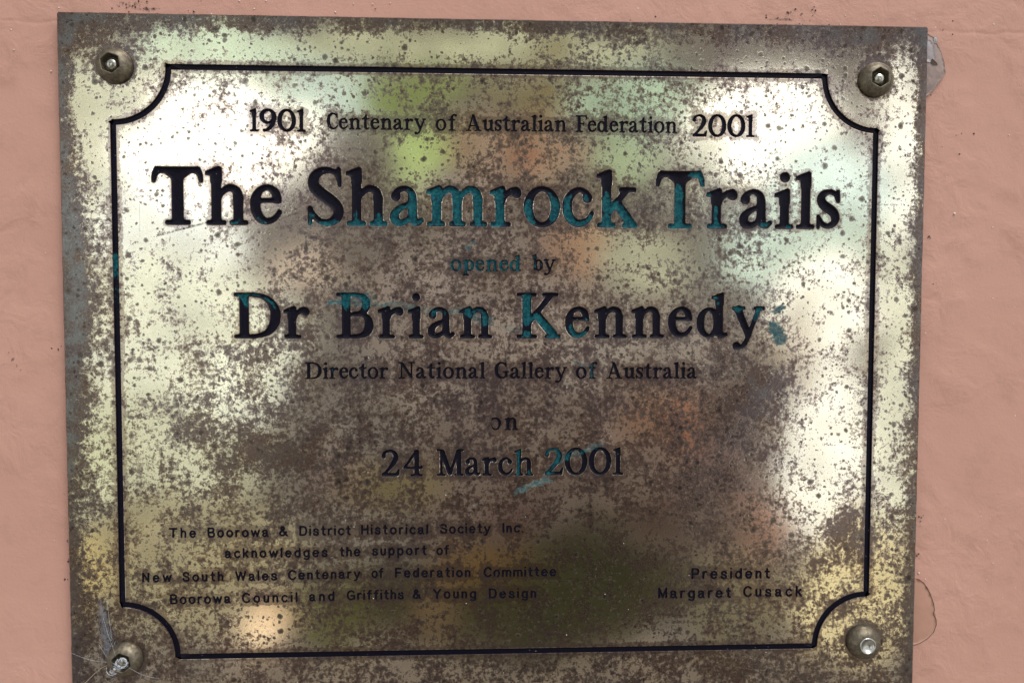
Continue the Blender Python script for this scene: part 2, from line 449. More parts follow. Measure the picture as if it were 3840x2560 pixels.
DIRT = [
    (-125.8, 121.4, 3.5, 14),
    (-118.6, 119.7, 3, 8),
    (-107.0, 119.6, 3, 6),
    (98.7, 121.3, 4, 16),
    (105.0, 119.1, 3, 8),
    (114.3, 117.8, 2.5, 4),
    (108.0, 124.4, 2, 5),
    (-150.9, 62.4, 1.2, 4),
    (-151.4, 6.0, 1.2, 5),
    (-150.7, -9.0, 1, 4),
    (-149.9, -60.5, 1.2, 7),
    (-150.5, -74.3, 1, 5),
    (-150.8, -68.2, 1, 4),
    (154.3, 100.9, 0.7, 5),
    (150.9, 96.3, 0.8, 4),
    (153.0, 46.4, 1.2, 3),
    (154.2, 29.3, 1.2, 3),
    (151.8, -55.9, 1, 5),
    (152.6, -69.5, 1, 3),
    (-67.5, 119.2, 20, 10),
    (52.5, 119.0, 30, 12),
    (158.2, 120.0, 4, 4),
    (162.3, 83.4, 8, 6),
]
BW, BH, BR, BHW = 131.0, 100.95, 18.6, 0.95          # border half size, notch radius, half width of the groove
PL, PR, PT, PB = -148.87, 149.03, 118.57, -118.9      # plaque edges

# ---------------------------------------------------------------- object helpers
def empty(name, loc=(0, 0, 0), parent=None):
    o = bpy.data.objects.new(name, None)
    o.empty_display_size = 0.01
    col.objects.link(o)
    o.location = loc
    o.parent = parent
    return o
def mesh_obj(name, verts, faces, mat, parent=None, smooth=True, attrs=None):
    me = bpy.data.meshes.new(name)
    me.from_pydata(np.asarray(verts, float).tolist(), [], [list(map(int, f)) for f in faces])
    if attrs:
        for k, a in attrs.items():
            at = me.attributes.new(k, 'FLOAT', 'POINT')
            at.data.foreach_set('value', np.asarray(a, np.float32))
    me.polygons.foreach_set('use_smooth', [smooth] * len(me.polygons))
    me.update()
    me.materials.append(mat)
    o = bpy.data.objects.new(name, me)
    col.objects.link(o)
    o.parent = parent
    return o
def tag(o, label=None, cat=None, group=None, kind=None):
    for k, val in (('label', label), ('category', cat), ('group', group), ('kind', kind)):
        if val:
            o[k] = val
    return o
def seg_dist(P, a, b):
    a = np.array(a, float); b = np.array(b, float); ab = b - a
    t = np.clip(((P - a) @ ab) / max(ab @ ab, 1e-12), 0, 1)
    return np.linalg.norm(P - (a + t[:, None] * ab), axis=1)

# ---------------------------------------------------------------- letter cutter: strokes, bars and wedges in units of the cap height
def S(pts, hw): return ('S', pts, hw)
def Bx(x0, y0, x1, y1, r=0.03): return ('B', x0, y0, x1, y1, r)
def Pg(pts, r=0.015): return ('P', pts, r)
def ring(cx, cy, rx, ry, hs, ht, n=28):
    pts, hw = [], []
    for i in range(n + 1):
        a = 2 * math.pi * i / n
        pts.append((cx + rx * math.cos(a), cy + ry * math.sin(a)))
        hw.append(ht + (hs - ht) * abs(math.cos(a)) ** 1.5)
    return S(pts, hw)
def spline(pts, hw, n=6):
    hw = [hw] * len(pts) if not isinstance(hw, (list, tuple)) else list(hw)
    A = np.array([(*p, h) for p, h in zip(pts, hw)], float)
    out = []
    for i in range(len(A) - 1):
        p0, p1, p2, p3 = A[max(i - 1, 0)], A[i], A[i + 1], A[min(i + 2, len(A) - 1)]
        for k in range(n):
            t = k / n
            out.append(0.5 * ((2 * p1) + (p2 - p0) * t + (2 * p0 - 5 * p1 + 4 * p2 - p3) * t * t + (3 * p1 - p0 - 3 * p2 + p3) * t ** 3))
    out.append(A[-1])
    out = np.array(out)
    return S([(p[0], p[1]) for p in out], [max(0.02, p[2]) for p in out])
def FT(xc, l=.18, r=None, y=0.0): return Bx(xc - l, y, xc + (l if r is None else r), y + .085, .038)
def flag(xs, yt): return Pg([(xs - .09, yt - .13), (xs - .085, yt - .085), (xs + .13, yt), (xs + .165, yt - .02), (xs + .165, yt - .25), (xs, yt - .25), (xs, yt - .14)])
def stem(xs, y0, y1, w=.165): return Bx(xs, y0, xs + w, y1, .02)
def arch(xl, xc):
    f = lambda t: xl + (xc - xl) * t
    return spline([(f(0), .46), (f(.22), .575), (f(.48), .635), (f(.72), .632), (f(.93), .58), (xc, .47)], [.03, .05, .06, .066, .075, .0825])
def dot(x, y, r): return S([(x, y), (x, y + .001)], [r, r])

def serif_glyphs():
    g = {}
    i0 = [flag(.1, .70), stem(.1, .02, .6), FT(.18, .17)]
    l0 = [flag(.1, 1.0), stem(.1, .02, .9), FT(.18, .17)]
    g['i'] = i0 + [dot(.185, .905, .093)]
    g['l'] = l0
    g['n'] = i0 + [arch(.22, .56), stem(.4775, .02, .5), FT(.56, .15, .17)]
    g['h'] = l0 + [arch(.22, .56), stem(.4775, .02, .5), FT(.56, .15, .17)]
    g['m'] = [flag(.1, .70), stem(.1, .02, .6), FT(.18, .17, .155), arch(.22, .545), stem(.4625, .02, .5), FT(.545, .145, .155), arch(.58, .91), stem(.8275, .02, .5), FT(.91, .145, .17)]
    g['r'] = i0[:2] + [FT(.18, .17, .2), spline([(.22, .43), (.28, .54), (.37, .61), (.46, .615)], [.03, .045, .06, .08]), dot(.475, .585, .092)]
    g['u'] = [flag(.1, .70), spline([(.1825, .5), (.1825, .24), (.21, .12), (.29, .065), (.38, .08), (.47, .16), (.52, .27)], [.0825, .0825, .08, .068, .058, .045, .03]), flag(.46, .70), stem(.46, .02, .6), Bx(.5, 0, .71, .085, .035)]
    g['t'] = [stem(.12, .16, .75), Pg([(0, .615), (0, .66), (.12, .72), (.22, .89), (.285, .89), (.285, .615)]), Bx(.0, .61, .45, .695, .03), spline([(.2025, .25), (.21, .14), (.26, .075), (.34, .065), (.42, .11)], [.0825, .08, .07, .055, .04])]
    g['a'] = [spline([(.12, .53), (.15, .60), (.24, .645), (.335, .63), (.40, .565), (.415, .44), (.415, .16)], [.07, .055, .05, .055, .068, .08, .08]), dot(.125, .51, .085),
              spline([(.415, .17), (.445, .085), (.51, .06), (.575, .105)], [.08, .07, .055, .045]),
              spline([(.43, .40), (.30, .36), (.17, .29), (.10, .195), (.115, .10), (.20, .06), (.30, .09), (.41, .18)], [.03, .045, .06, .078, .08, .062, .05, .035])]
    g['e'] = [Bx(.1, .385, .535, .468, .02), spline([(.468, .44), (.445, .55), (.37, .63), (.28, .65), (.17, .6), (.10, .48), (.088, .35), (.11, .22), (.18, .11), (.28, .068), (.38, .09), (.46, .155), (.505, .225)], [.07, .075, .06, .05, .06, .08, .088, .085, .075, .06, .052, .046, .045])]
    g['o'] = [ring(.325, .35, .245, .312, .083, .046)]
    g['<'] = [spline([(.135, .56), (.22, .64), (.325, .66), (.43, .635), (.52, .53), (.56, .40), (.55, .27), (.5, .15)], [.03, .045, .05, .055, .075, .078, .06, .04]), spline([(.5, .15), (.41, .07), (.32, .05), (.22, .09), (.15, .19), (.13, .28)], [.04, .045, .045, .04, .025, .02])]
    g['c'] = [spline([(.45, .53), (.42, .6), (.31, .652), (.19, .6), (.105, .48), (.088, .35), (.11, .22), (.19, .11), (.30, .065), (.41, .1), (.49, .17), (.53, .245)], [.07, .055, .05, .065, .08, .088, .085, .075, .065, .055, .045, .042]), dot(.45, .51, .088)]
    g['s'] = [spline([(.385, .53), (.34, .62), (.24, .655), (.14, .625), (.085, .54), (.12, .44), (.22, .365), (.32, .29), (.355, .19), (.32, .10), (.22, .055), (.12, .09), (.06, .19)], [.035, .045, .05, .06, .075, .085, .088, .085, .078, .06, .05, .045, .035]), S([(.40, .665), (.40, .49)], [.032, .036]), S([(.037, .03), (.037, .23)], [.032, .032])]
    g['d'] = [ring(.275, .34, .19, .295, .085, .046), flag(.43, 1.0), stem(.43, .03, .9), Pg([(.5, .0), (.5, .08), (.67, .115), (.69, .06), (.55, .0)])]
    g['b'] = [flag(.1, 1.0), stem(.1, .03, .9), ring(.40, .345, .185, .3, .085, .046)]
    g['p'] = [flag(.1, .70), stem(.1, -.22, .6), ring(.40, .345, .185, .3, .085, .046), FT(.19, .19, .19, -.27)]
    g['y'] = [S([(.13, .64), (.37, .07)], [.085, .072]), S([(.60, .65), (.385, .07), (.30, -.12)], [.05, .05, .05]), spline([(.30, -.12), (.22, -.19), (.12, -.19)], [.05, .05, .06]), dot(.10, -.17, .085), Bx(0, .615, .30, .70, .035), Bx(.48, .615, .74, .70, .035)]
    g['f'] = [stem(.12, .02, .75), FT(.2, .19, .22), spline([(.2025, .72), (.22, .86), (.31, .95), (.42, .95)], [.0825, .07, .052, .05]), dot(.45, .915, .073), Bx(0, .61, .43, .695, .03)]
    g['k'] = l0 + [S([(.22, .27), (.53, .64)], [.055, .055]), Bx(.40, .615, .72, .70, .035), S([(.37, .42), (.61, .09)], [.08, .085]), Bx(.46, 0, .74, .085, .035)]
    g['T'] = [Bx(.06, .885, .83, 1.0, .04), stem(.345, .02, .95, .2), FT(.445, .22), spline([(.1, .94), (.058, .86), (.04, .76)], [.058, .05, .038]), spline([(.79, .94), (.832, .86), (.85, .76)], [.058, .05, .038]), Pg([(.26, .87), (.36, .8), (.36, .92)]), Pg([(.63, .87), (.53, .8), (.53, .92)])]
    g['S'] = [spline([(.545, .80), (.49, .90), (.37, .945), (.22, .92), (.115, .81), (.125, .66), (.25, .54), (.42, .42), (.535, .29), (.51, .14), (.38, .058), (.22, .075), (.10, .19), (.05, .28)], [.04, .05, .055, .07, .09, .1, .105, .105, .095, .085, .06, .055, .05, .04]), S([(.548, .965), (.56, .69)], [.04, .036]), S([(.04, .035), (.045, .30)], [.036, .04])]
    g['D'] = [Bx(.12, .02, .32, .98, .02), Bx(0, .915, .46, 1.0, .035), Bx(0, 0, .46, .085, .035), spline([(.42, .955), (.62, .92), (.79, .80), (.885, .62), (.897, .48), (.87, .33), (.77, .17), (.62, .08), (.42, .045)], [.045, .055, .08, .105, .11, .105, .08, .055, .045])]
    g['B'] = [Bx(.12, .02, .31, .98, .02), Bx(0, .915, .42, 1.0, .035), Bx(0, 0, .42, .085, .035), Bx(.28, .49, .45, .57, .02), spline([(.4, .955), (.55, .93), (.635, .84), (.65, .75), (.62, .64), (.53, .56), (.4, .535)], [.045, .06, .085, .09, .085, .055, .04]), spline([(.4, .535), (.58, .52), (.69, .42), (.71, .28), (.67, .15), (.56, .07), (.4, .045)], [.04, .055, .085, .1, .09, .06, .045])]
    g['K'] = [Bx(.13, .02, .33, .98, .02), FT(.23, .23), Bx(0, .915, .45, 1, .035), S([(.30, .38), (.74, .93)], [.06, .065]), Bx(.56, .915, .93, 1.0, .035), S([(.45, .52), (.80, .10)], [.095, .1]), Bx(.62, 0, .98, .085, .035)]
    g['C'] = [spline([(.61, .76), (.54, .88), (.42, .945), (.28, .92), (.15, .78), (.108, .58), (.108, .44), (.15, .25), (.26, .1), (.40, .055), (.53, .1), (.63, .22)], [.04, .05, .055, .07, .095, .105, .105, .1, .08, .06, .055, .045]), S([(.625, .95), (.635, .71)], [.04, .04])]
    g['G'] = g['C'][:0] + [spline([(.66, .76), (.58, .88), (.44, .945), (.29, .92), (.15, .78), (.108, .58), (.108, .44), (.15, .25), (.27, .1), (.42, .055), (.56, .08), (.68, .16)], [.04, .05, .055, .07, .095, .105, .105, .1, .08, .06, .055, .05]), S([(.67, .95), (.68, .71)], [.04, .04]), Bx(.6, .08, .77, .42, .03), Bx(.47, .38, .87, .455, .03)]
    g['A'] = [S([(.18, .06), (.44, .93)], [.045, .05]), S([(.455, .90), (.75, .09)], [.095, .1]), Bx(.27, .28, .62, .36, .02), Bx(0, 0, .35, .082, .035), Bx(.53, 0, .97, .082, .035)]
    g['F'] = [Bx(.12, .02, .31, .98, .02), FT(.22, .22, .24), Bx(0, .915, .66, 1, .035), S([(.635, .95), (.65, .77)], [.042, .036]), Bx(.28, .47, .5, .55, .02), S([(.5, .62), (.5, .40)], [.036, .036])]
    g['N'] = [Bx(.15, .02, .25, .98, .02), FT(.2, .19), Bx(0, .915, .25, 1, .035), S([(.22, .90), (.77, .1)], [.09, .09]), Bx(.74, .05, .84, .98, .02), Bx(.6, .915, .98, 1, .035)]
    g['M'] = [Bx(.13, .02, .23, .95, .02), FT(.18, .18), Bx(0, .915, .24, 1, .035), S([(.22, .89), (.50, .11)], [.095, .085]), S([(.52, .1), (.79, .90)], [.055, .06]), Bx(.75, .02, .93, .97, .02), FT(.84, .18), Bx(.79, .915, 1.03, 1, .035)]
    g['1'] = [flag(.1, 1.0), stem(.1, .02, .9), FT(.18, .19, .20)]
    g['0'] = [ring(.41, .5, .315, .452, .098, .056)]
    g['9'] = [ring(.375, .67, .27, .28, .1, .055), spline([(.64, .72), (.635, .52), (.55, .29), (.38, .11), (.22, .055)], [.098, .098, .09, .07, .055]), dot(.2, .06, .06)]
    g['2'] = [spline([(.1, .74), (.13, .86), (.25, .935), (.40, .93), (.525, .83), (.54, .66), (.44, .46), (.27, .25), (.1, .08)], [.085, .06, .052, .062, .085, .1, .085, .06, .05]), Bx(.03, 0, .62, .135, .04), S([(.60, .08), (.655, .25)], [.07, .036])]
    g['4'] = [Bx(.42, .02, .6, .97, .02), S([(.50, .94), (.075, .33)], [.055, .05]), Bx(.02, .265, .70, .355, .03), FT(.51, .23), S([(.69, .31), (.69, .36)], [.045, .045])]
    return g

def sans_glyphs():
    h = .096
    lo, hi, xh = h, 1 - h, .74 - h
    def L(*pts): return S(list(pts), [h] * len(pts))
    def C(*pts): return spline(list(pts), h)
    def arc(cx, cy, rx, ry, a0, a1, n=22):
        return S([(cx + rx * math.cos(math.radians(a0 + (a1 - a0) * i / n)), cy + ry * math.sin(math.radians(a0 + (a1 - a0) * i / n))) for i in range(n + 1)], [h] * (n + 1))
    A = lambda x: C((x, .42), (x + .06, .58), (x + .19, xh), (x + .32, .60), (x + .37, .47), (x + .37, .25), (x + .37, lo))
    g = {}
    g['T'] = [L((.06, hi), (.72, hi)), L((.39, hi), (.39, lo))]
    g['h'] = [L((.08, hi), (.08, lo)), A(.08)]
    g['n'] = [L((.08, xh), (.08, lo)), A(.08)]
    g['m'] = [L((.08, xh), (.08, lo)), A(.08), A(.45)]
    g['e'] = [L((.08, .38), (.55, .38)), arc(.315, .37, .24, .292, 0, 318)]
    g['o'] = [arc(.325, .37, .245, .292, 0, 360)]
    g['c'] = [arc(.315, .37, .24, .292, 42, 318)]
    g['B'] = [L((.08, lo), (.08, hi)), C((.08, hi), (.40, hi), (.54, .85), (.56, .72), (.51, .58), (.38, .52)), L((.08, .52), (.40, .52)), C((.38, .52), (.56, .45), (.62, .3), (.56, .14), (.42, lo), (.08, lo))]
    g['P'] = [L((.08, lo), (.08, hi)), C((.08, hi), (.42, hi), (.57, .84), (.61, .68), (.55, .52), (.42, .45), (.08, .45))]
    g['r'] = [L((.08, xh), (.08, lo)), C((.08, .40), (.13, .57), (.24, .655), (.34, .655))]
    g['w'] = [L((.06, xh), (.23, lo), (.41, .60), (.59, lo), (.76, xh))]
    g['a'] = [C((.08, .5), (.13, .62), (.27, xh), (.41, .61), (.45, .5), (.45, .3), (.46, .14), (.54, .08)), C((.45, .40), (.2, .355), (.09, .27), (.09, .17), (.16, .09), (.27, .08), (.39, .14), (.45, .25))]
    g['&'] = [C((.66, .08), (.42, .40), (.2, .68), (.2, .83), (.31, .92), (.42, .84), (.40, .71), (.18, .48), (.08, .30), (.11, .15), (.27, .08), (.46, .17), (.6, .42))]
    g['D'] = [L((.08, lo), (.08, hi)), C((.08, hi), (.36, hi), (.57, .83), (.66, .62), (.66, .38), (.57, .17), (.36, lo), (.08, lo))]
    g['i'] = [L((.08, lo), (.08, xh)), dot(.08, .925, .088)]
    g['l'] = [L((.08, lo), (.08, hi))]
    g['I'] = g['l']
    g['s'] = [C((.46, .52), (.40, .625), (.27, .665), (.13, .62), (.09, .52), (.14, .43), (.28, .37), (.43, .31), (.47, .2), (.42, .11), (.27, .078), (.12, .11), (.07, .23))]
    g['S'] = [C((.57, .70), (.52, .84), (.36, hi), (.18, .88), (.1, .74), (.16, .60), (.34, .52), (.52, .45), (.6, .3), (.54, .14), (.36, lo), (.16, .13), (.08, .3))]
    g['t'] = [C((.2, .88), (.2, .6), (.2, .25), (.24, .12), (.36, .085)), L((.06, xh), (.36, xh))]
    g['H'] = [L((.08, lo), (.08, hi)), L((.62, lo), (.62, hi)), L((.08, .51), (.62, .51))]
    g['y'] = [L((.06, xh), (.30, .08)), C((.54, xh), (.30, .08), (.22, -.12), (.08, -.16))]
    g['.'] = [dot(.08, .08, .09)]
    g['k'] = [L((.08, lo), (.08, hi)), L((.46, xh), (.08, .31)), L((.22, .43), (.49, .08))]
    g['d'] = [arc(.305, .37, .225, .292, 0, 360), L((.53, lo), (.53, hi))]
    g['g'] = [arc(.305, .37, .225, .292, 0, 360), C((.53, xh), (.53, .3), (.53, 0), (.46, -.13), (.30, -.17), (.12, -.12))]
    g['p'] = [arc(.305, .37, .225, .292, 0, 360), L((.08, xh), (.08, -.19))]
    g['u'] = [C((.08, xh), (.08, .3), (.12, .14), (.24, .078), (.36, .12), (.45, .25)), L((.46, xh), (.46, lo))]
    g['f'] = [C((.2, lo), (.2, .5), (.2, .78), (.26, .9), (.38, .92)), L((.06, xh), (.36, xh))]
    g['N'] = [L((.08, lo), (.08, hi), (.60, lo), (.60, hi))]
    g['W'] = [L((.06, hi), (.27, lo), (.50, .86), (.73, lo), (.94, hi))]
    g['F'] = [L((.08, lo), (.08, hi), (.56, hi)), L((.08, .51), (.48, .51))]
    g['C'] = [arc(.42, .5, .34, .422, 40, 320)]
    g['G'] = [arc(.42, .5, .34, .422, 40, 335), L((.44, .45), (.73, .45), (.73, .12))]
    g['Y'] = [L((.06, hi), (.36, .45), (.36, lo)), L((.66, hi), (.36, .45))]
    g['M'] = [L((.08, lo), (.08, hi), (.40, .12), (.72, hi), (.72, lo))]
    return g

def sd_prim(p, X, Y):
    if p[0] == 'S':
        pts, hw = p[1], p[2]
        d = np.full(X.shape, 9.0)
        for (x0, y0), (x1, y1), h0, h1 in zip(pts[:-1], pts[1:], hw[:-1], hw[1:]):
            dx, dy = x1 - x0, y1 - y0
            t = np.clip(((X - x0) * dx + (Y - y0) * dy) / max(dx * dx + dy * dy, 1e-9), 0, 1)
            d = np.minimum(d, np.hypot(X - x0 - t * dx, Y - y0 - t * dy) - (h0 + (h1 - h0) * t))
        return d
    if p[0] == 'B':
        _, x0, y0, x1, y1, r = p
        r = min(r, (x1 - x0) / 2, (y1 - y0) / 2)
        qx = np.abs(X - (x0 + x1) / 2) - (x1 - x0) / 2 + r
        qy = np.abs(Y - (y0 + y1) / 2) - (y1 - y0) / 2 + r
        return np.hypot(np.maximum(qx, 0), np.maximum(qy, 0)) + np.minimum(np.maximum(qx, qy), 0) - r
    pts = p[1]
    d = np.full(X.shape, 9.0); ins = np.zeros(X.shape, bool)
    for (x0, y0), (x1, y1) in zip(pts, pts[1:] + pts[:1]):
        dx, dy = x1 - x0, y1 - y0
        t = np.clip(((X - x0) * dx + (Y - y0) * dy) / max(dx * dx + dy * dy, 1e-9), 0, 1)
        d = np.minimum(d, np.hypot(X - x0 - t * dx, Y - y0 - t * dy))
        if dy != 0:
            ins ^= ((y0 > Y) != (y1 > Y)) & (X < x0 + dx * (Y - y0) / dy)
    return np.where(ins, -d, d) - p[2]

def contours(F, level, x0, y0, st):
    """closed iso lines of a distance grid"""
    G = F - level
    G = np.where(np.abs(G) < 1e-7, 1e-7, G)
    nb = {}
    pos = {}
    ny, nx = G.shape
    neg = G < 0
    cells = np.argwhere(~((neg[:-1, :-1] == neg[1:, :-1]) & (neg[:-1, :-1] == neg[:-1, 1:]) & (neg[:-1, :-1] == neg[1:, 1:])))
    def edge(a, b):
        k = (a, b) if a < b else (b, a)
        if k not in pos:
            (j0, i0), (j1, i1) = k
            t = G[j0, i0] / (G[j0, i0] - G[j1, i1])
            pos[k] = (x0 + st * (i0 + t * (i1 - i0)), y0 + st * (j0 + t * (j1 - j0)))
        return k
    for j, i in cells:
        j, i = int(j), int(i)
        c = [(j, i), (j, i + 1), (j + 1, i + 1), (j + 1, i)]
        cr = [edge(c[k], c[(k + 1) % 4]) for k in range(4) if neg[c[k]] != neg[c[(k + 1) % 4]]]
        prs = [(cr[0], cr[1])] if len(cr) == 2 else ([(cr[0], cr[1]), (cr[2], cr[3])] if neg[c[0]] == (G[j:j + 2, i:i + 2].mean() > 0) else [(cr[0], cr[3]), (cr[1], cr[2])])
        for a, b in prs:
            nb.setdefault(a, []).append(b); nb.setdefault(b, []).append(a)
    out, seen = [], set()
    for k in nb:
        if k in seen:
            continue
        loop, cur, prev = [], k, None
        while cur not in seen:
            seen.add(cur); loop.append(pos[cur])
            nx_ = [q for q in nb[cur] if q != prev and q not in seen]
            if not nx_:
                break
            prev, cur = cur, nx_[0]
        if len(loop) > 6:
            out.append(thin(np.array(loop)))
    return out

def thin(L, tol=0.0022, most=0.09):
    keep = [0]
    n = len(L)
    i = 0
    while i < n - 1:
        j = i + 1
        while j + 1 < n:
            a, b = L[i], L[j + 1]
            ab = b - a
            ln = np.hypot(*ab)
            if ln > most:
                break
            m = L[i + 1:j + 1] - a
            if ln > 1e-9 and np.abs(m[:, 0] * ab[1] - m[:, 1] * ab[0]).max() / ln > tol:
                break
            j += 1
        keep.append(j); i = j
    if keep[-1] == n - 1 and np.hypot(*(L[0] - L[n - 1])) < 0.004:
        keep = keep[:-1]
    return L[keep]

GLYPHS = {'r': serif_glyphs(), 's': sans_glyphs()}
CACHE = {}
ST = 1 / 72
def glyph(font, ch):
    if (font, ch) in CACHE:
        return CACHE[(font, ch)]
    x0, y0, x1, y1 = -.3, -.5, 1.4, 1.3
    X, Y = np.meshgrid(np.arange(x0, x1, ST), np.arange(y0, y1, ST))
    D = None
    k = 0.035 if font == 'r' else 0.02
    for p in GLYPHS[font][ch]:
        d = sd_prim(p, X, Y)
        if D is None:
            D = d
        else:
            h = np.maximum(k - np.abs(D - d), 0) / k
            D = np.minimum(D, d) - h * h * k * 0.25
    rim = contours(D, 0.0, x0, y0, ST)
    allp = np.concatenate(rim)
    g = dict(D=D, o=(x0, y0), rim=rim, ring=contours(D, 0.07, x0, y0, ST), lip={c: contours(D, w / c, x0, y0, ST) for c, w in ((20.0, .20), (15.7, .18), (8.8, .13))}, bb=(allp.min(0), allp.max(0)))
    # floor mesh in glyph units
    pts, edges = [], []
    inner = contours(D, -0.028, x0, y0, ST)
    for L in rim + inner:
        b = len(pts)
        pts += [Vector((float(p[0]), float(p[1]))) for p in L]
        edges += [(b + i, b + (i + 1) % len(L)) for i in range(len(L))]
    for yy in np.arange(-.3, 1.05, .055):
        for xx in np.arange(-.1, 1.2, .055):
            if sample(g, np.array([[xx, yy]]))[0] < -0.045:
                pts.append(Vector((float(xx), float(yy))))
    r = delaunay_2d_cdt(pts, edges, [], 0, 1e-6, False)
    V = np.array([(p.x, p.y) for p in r[0]])
    T = np.array([f for f in r[2] if len(f) == 3])
    cen = V[T].mean(1)
    T = T[sample(g, cen) < -0.0008]
    T = orient(V, T)
    us = np.unique(T)
    mp = -np.ones(len(V), int); mp[us] = np.arange(len(us))
    g['V'], g['T'] = V[us], mp[T]
    g['dv'] = sample(g, g['V'])
    CACHE[(font, ch)] = g
    return g
def orient(V, T):
    a, b, c = V[T[:, 0]], V[T[:, 1]], V[T[:, 2]]
    ar = (b[:, 0] - a[:, 0]) * (c[:, 1] - a[:, 1]) - (b[:, 1] - a[:, 1]) * (c[:, 0] - a[:, 0])
    T = T[np.abs(ar) > 1e-12]; ar = ar[np.abs(ar) > 1e-12]
    T[ar < 0] = T[ar < 0][:, ::-1]
    return T
def sample(g, P):
    D = g['D']
    fx = np.clip((P[:, 0] - g['o'][0]) / ST, 0, D.shape[1] - 1.001); fy = np.clip((P[:, 1] - g['o'][1]) / ST, 0, D.shape[0] - 1.001)
    i, j = fx.astype(int), fy.astype(int)
    fx -= i; fy -= j
    return D[j, i] * (1 - fx) * (1 - fy) + D[j, i + 1] * fx * (1 - fy) + D[j + 1, i] * (1 - fx) * fy + D[j + 1, i + 1] * fx * fy

# ---------------------------------------------------------------- lay the words out
letters = []       # (line, char, glyph, x0, z0, sx, cap, slope)
for (line, font, text, xl, zl, xr, zr, cap) in WORDS:
    gs = [glyph(font, c) for c in text]
    wd = [g['bb'][1][0] - g['bb'][0][0] for g in gs]
    n = len(gs)
    span = (xr - xl) / cap
    gmin = 0.035 if font == 'r' else 0.10
    gap = max(gmin, (span - sum(wd)) / (n - 1)) if n > 1 else 0.0
    k = span / (sum(wd) + gap * (n - 1))
    x = 0.0
    for c, g, w in zip(text, gs, wd):
        letters.append((line, c, g, xl + (x - g['bb'][0][0]) * k * cap, zl, cap * k, cap, (zr - zl) / (xr - xl), xl))
        x += w + gap * 1.0
    print('WORD', text, 'xscale %.3f gap %.3f' % (k, gap))
def place(Lt, P):
    _, _, g, x0, z0, sx, cap, sl, xl = Lt
    X = x0 + P[:, 0] * sx
    return np.stack([X, z0 + P[:, 1] * cap + (X - xl) * sl], 1)
def back(Lt, Q):
    _, _, g, x0, z0, sx, cap, sl, xl = Lt
    return np.stack([(Q[:, 0] - x0) / sx, (Q[:, 1] - z0 - (Q[:, 0] - xl) * sl) / cap], 1)

def border_sd(P):
    """signed distance (approx) to the centre line band of the notched frame"""
    ax, az = np.abs(P[:, 0]), np.abs(P[:, 1])
    ds = np.where(ax <= BW - BR, np.abs(az - BH), 9e3)
    dt = np.where(az <= BH - BR, np.abs(ax - BW), 9e3)
    rr = np.hypot(ax - BW, az - BH)
    dc = np.where((ax <= BW) & (az <= BH), np.abs(rr - BR), 9e3)
    de = np.minimum(np.hypot(ax - (BW - BR), az - BH), np.hypot(ax - BW, az - (BH - BR)))
    return np.minimum(np.minimum(ds, dt), np.minimum(dc, de)) - BHW
def border_loop(o):
    """closed loop at offset o (+ outward)"""
    q = []
    zt, xr_ = BH + o, BW + o
    R = BR - o
    xe = BW - BR - (abs(o) if o > 0 else 0)
    # quarter in the first quadrant from the top line to the right line
    if o > 0:
        q += [(BW - BR - o * .55, zt), (BW - BR - o, zt - o * .45)]
        for i in range(0, 25):
            a = math.pi + (math.pi / 2) * i / 24
            q.append((BW + R * math.cos(a), BH + R * math.sin(a)))
        q += [(xr_ - o * .45, BH - BR - o), (xr_, BH - BR - o * .55)]
    else:
        a0 = math.asin(min(1, -o / R))
        for i in range(0, 25):
            a = math.pi + a0 + (math.pi / 2 - 2 * a0) * i / 24
            q.append((BW + R * math.cos(a), BH + R * math.sin(a)))
    Q = np.array(q)
    out = [Q, np.stack([Q[::-1, 0], -Q[::-1, 1]], 1), -Q, np.stack([-Q[::-1, 0], Q[::-1, 1]], 1)]
    L = np.concatenate(out)
    # subdivide long runs
    r = []
    for a, b in zip(L, np.roll(L, -1, 0)):
        n = max(1, int(np.hypot(*(b - a)) / 4.0))
        r += [a + (b - a) * t / n for t in range(n)]
    return np.array(r)

# ---------------------------------------------------------------- wear maps on the plaque face, with painted shade round the screws
def teal_map(P, on_face=False):
    v_ = np.zeros(len(P))
    for pts, hw, a, fa in VERDIGRIS:
        a = fa if on_face else a
        for p0, p1 in zip(pts[:-1], pts[1:]):
            d = seg_dist(P, p0, p1)
            v_ = np.maximum(v_, a * (np.clip(1.15 - 0.55 * (d / hw) ** 2, 0, 1) if on_face else np.clip(1.35 - 0.7 * d / hw, 0, 1)))
    return v_
def tarnish_shade_map(P):
    t = np.full(len(P), 0.53)
    for cx, cz, rx, rz, a in TARNISH:
        t += a * np.exp(-(((P[:, 0] - cx) / rx) ** 2 + ((P[:, 1] - cz) / rz) ** 2))
    e = lambda d, w, k: k * np.exp(-np.maximum(d, 0) ** 2 / (w * w))
    t += e(PT - P[:, 1], 6.5, .36) + e(P[:, 0] - PL, 4.5, .30) + e(PR - P[:, 0], 3.6, .44) + e(P[:, 1] - PB, 4.0, .4)
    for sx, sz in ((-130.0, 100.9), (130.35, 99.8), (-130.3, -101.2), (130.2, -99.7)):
        t += .55 * np.exp(-np.maximum(np.hypot(P[:, 0] - sx, P[:, 1] - sz) - 5.8, 0) ** 2 / 2.2)  # stain ring round each screw, with contact shade painted into it
    return t

# ---------------------------------------------------------------- materials
def new_mat(name):
    m = bpy.data.materials.new(name)
    m.use_nodes = True
    N = NT(m.node_tree)
    b = m.node_tree.nodes['Principled BSDF']
    return m, N, b

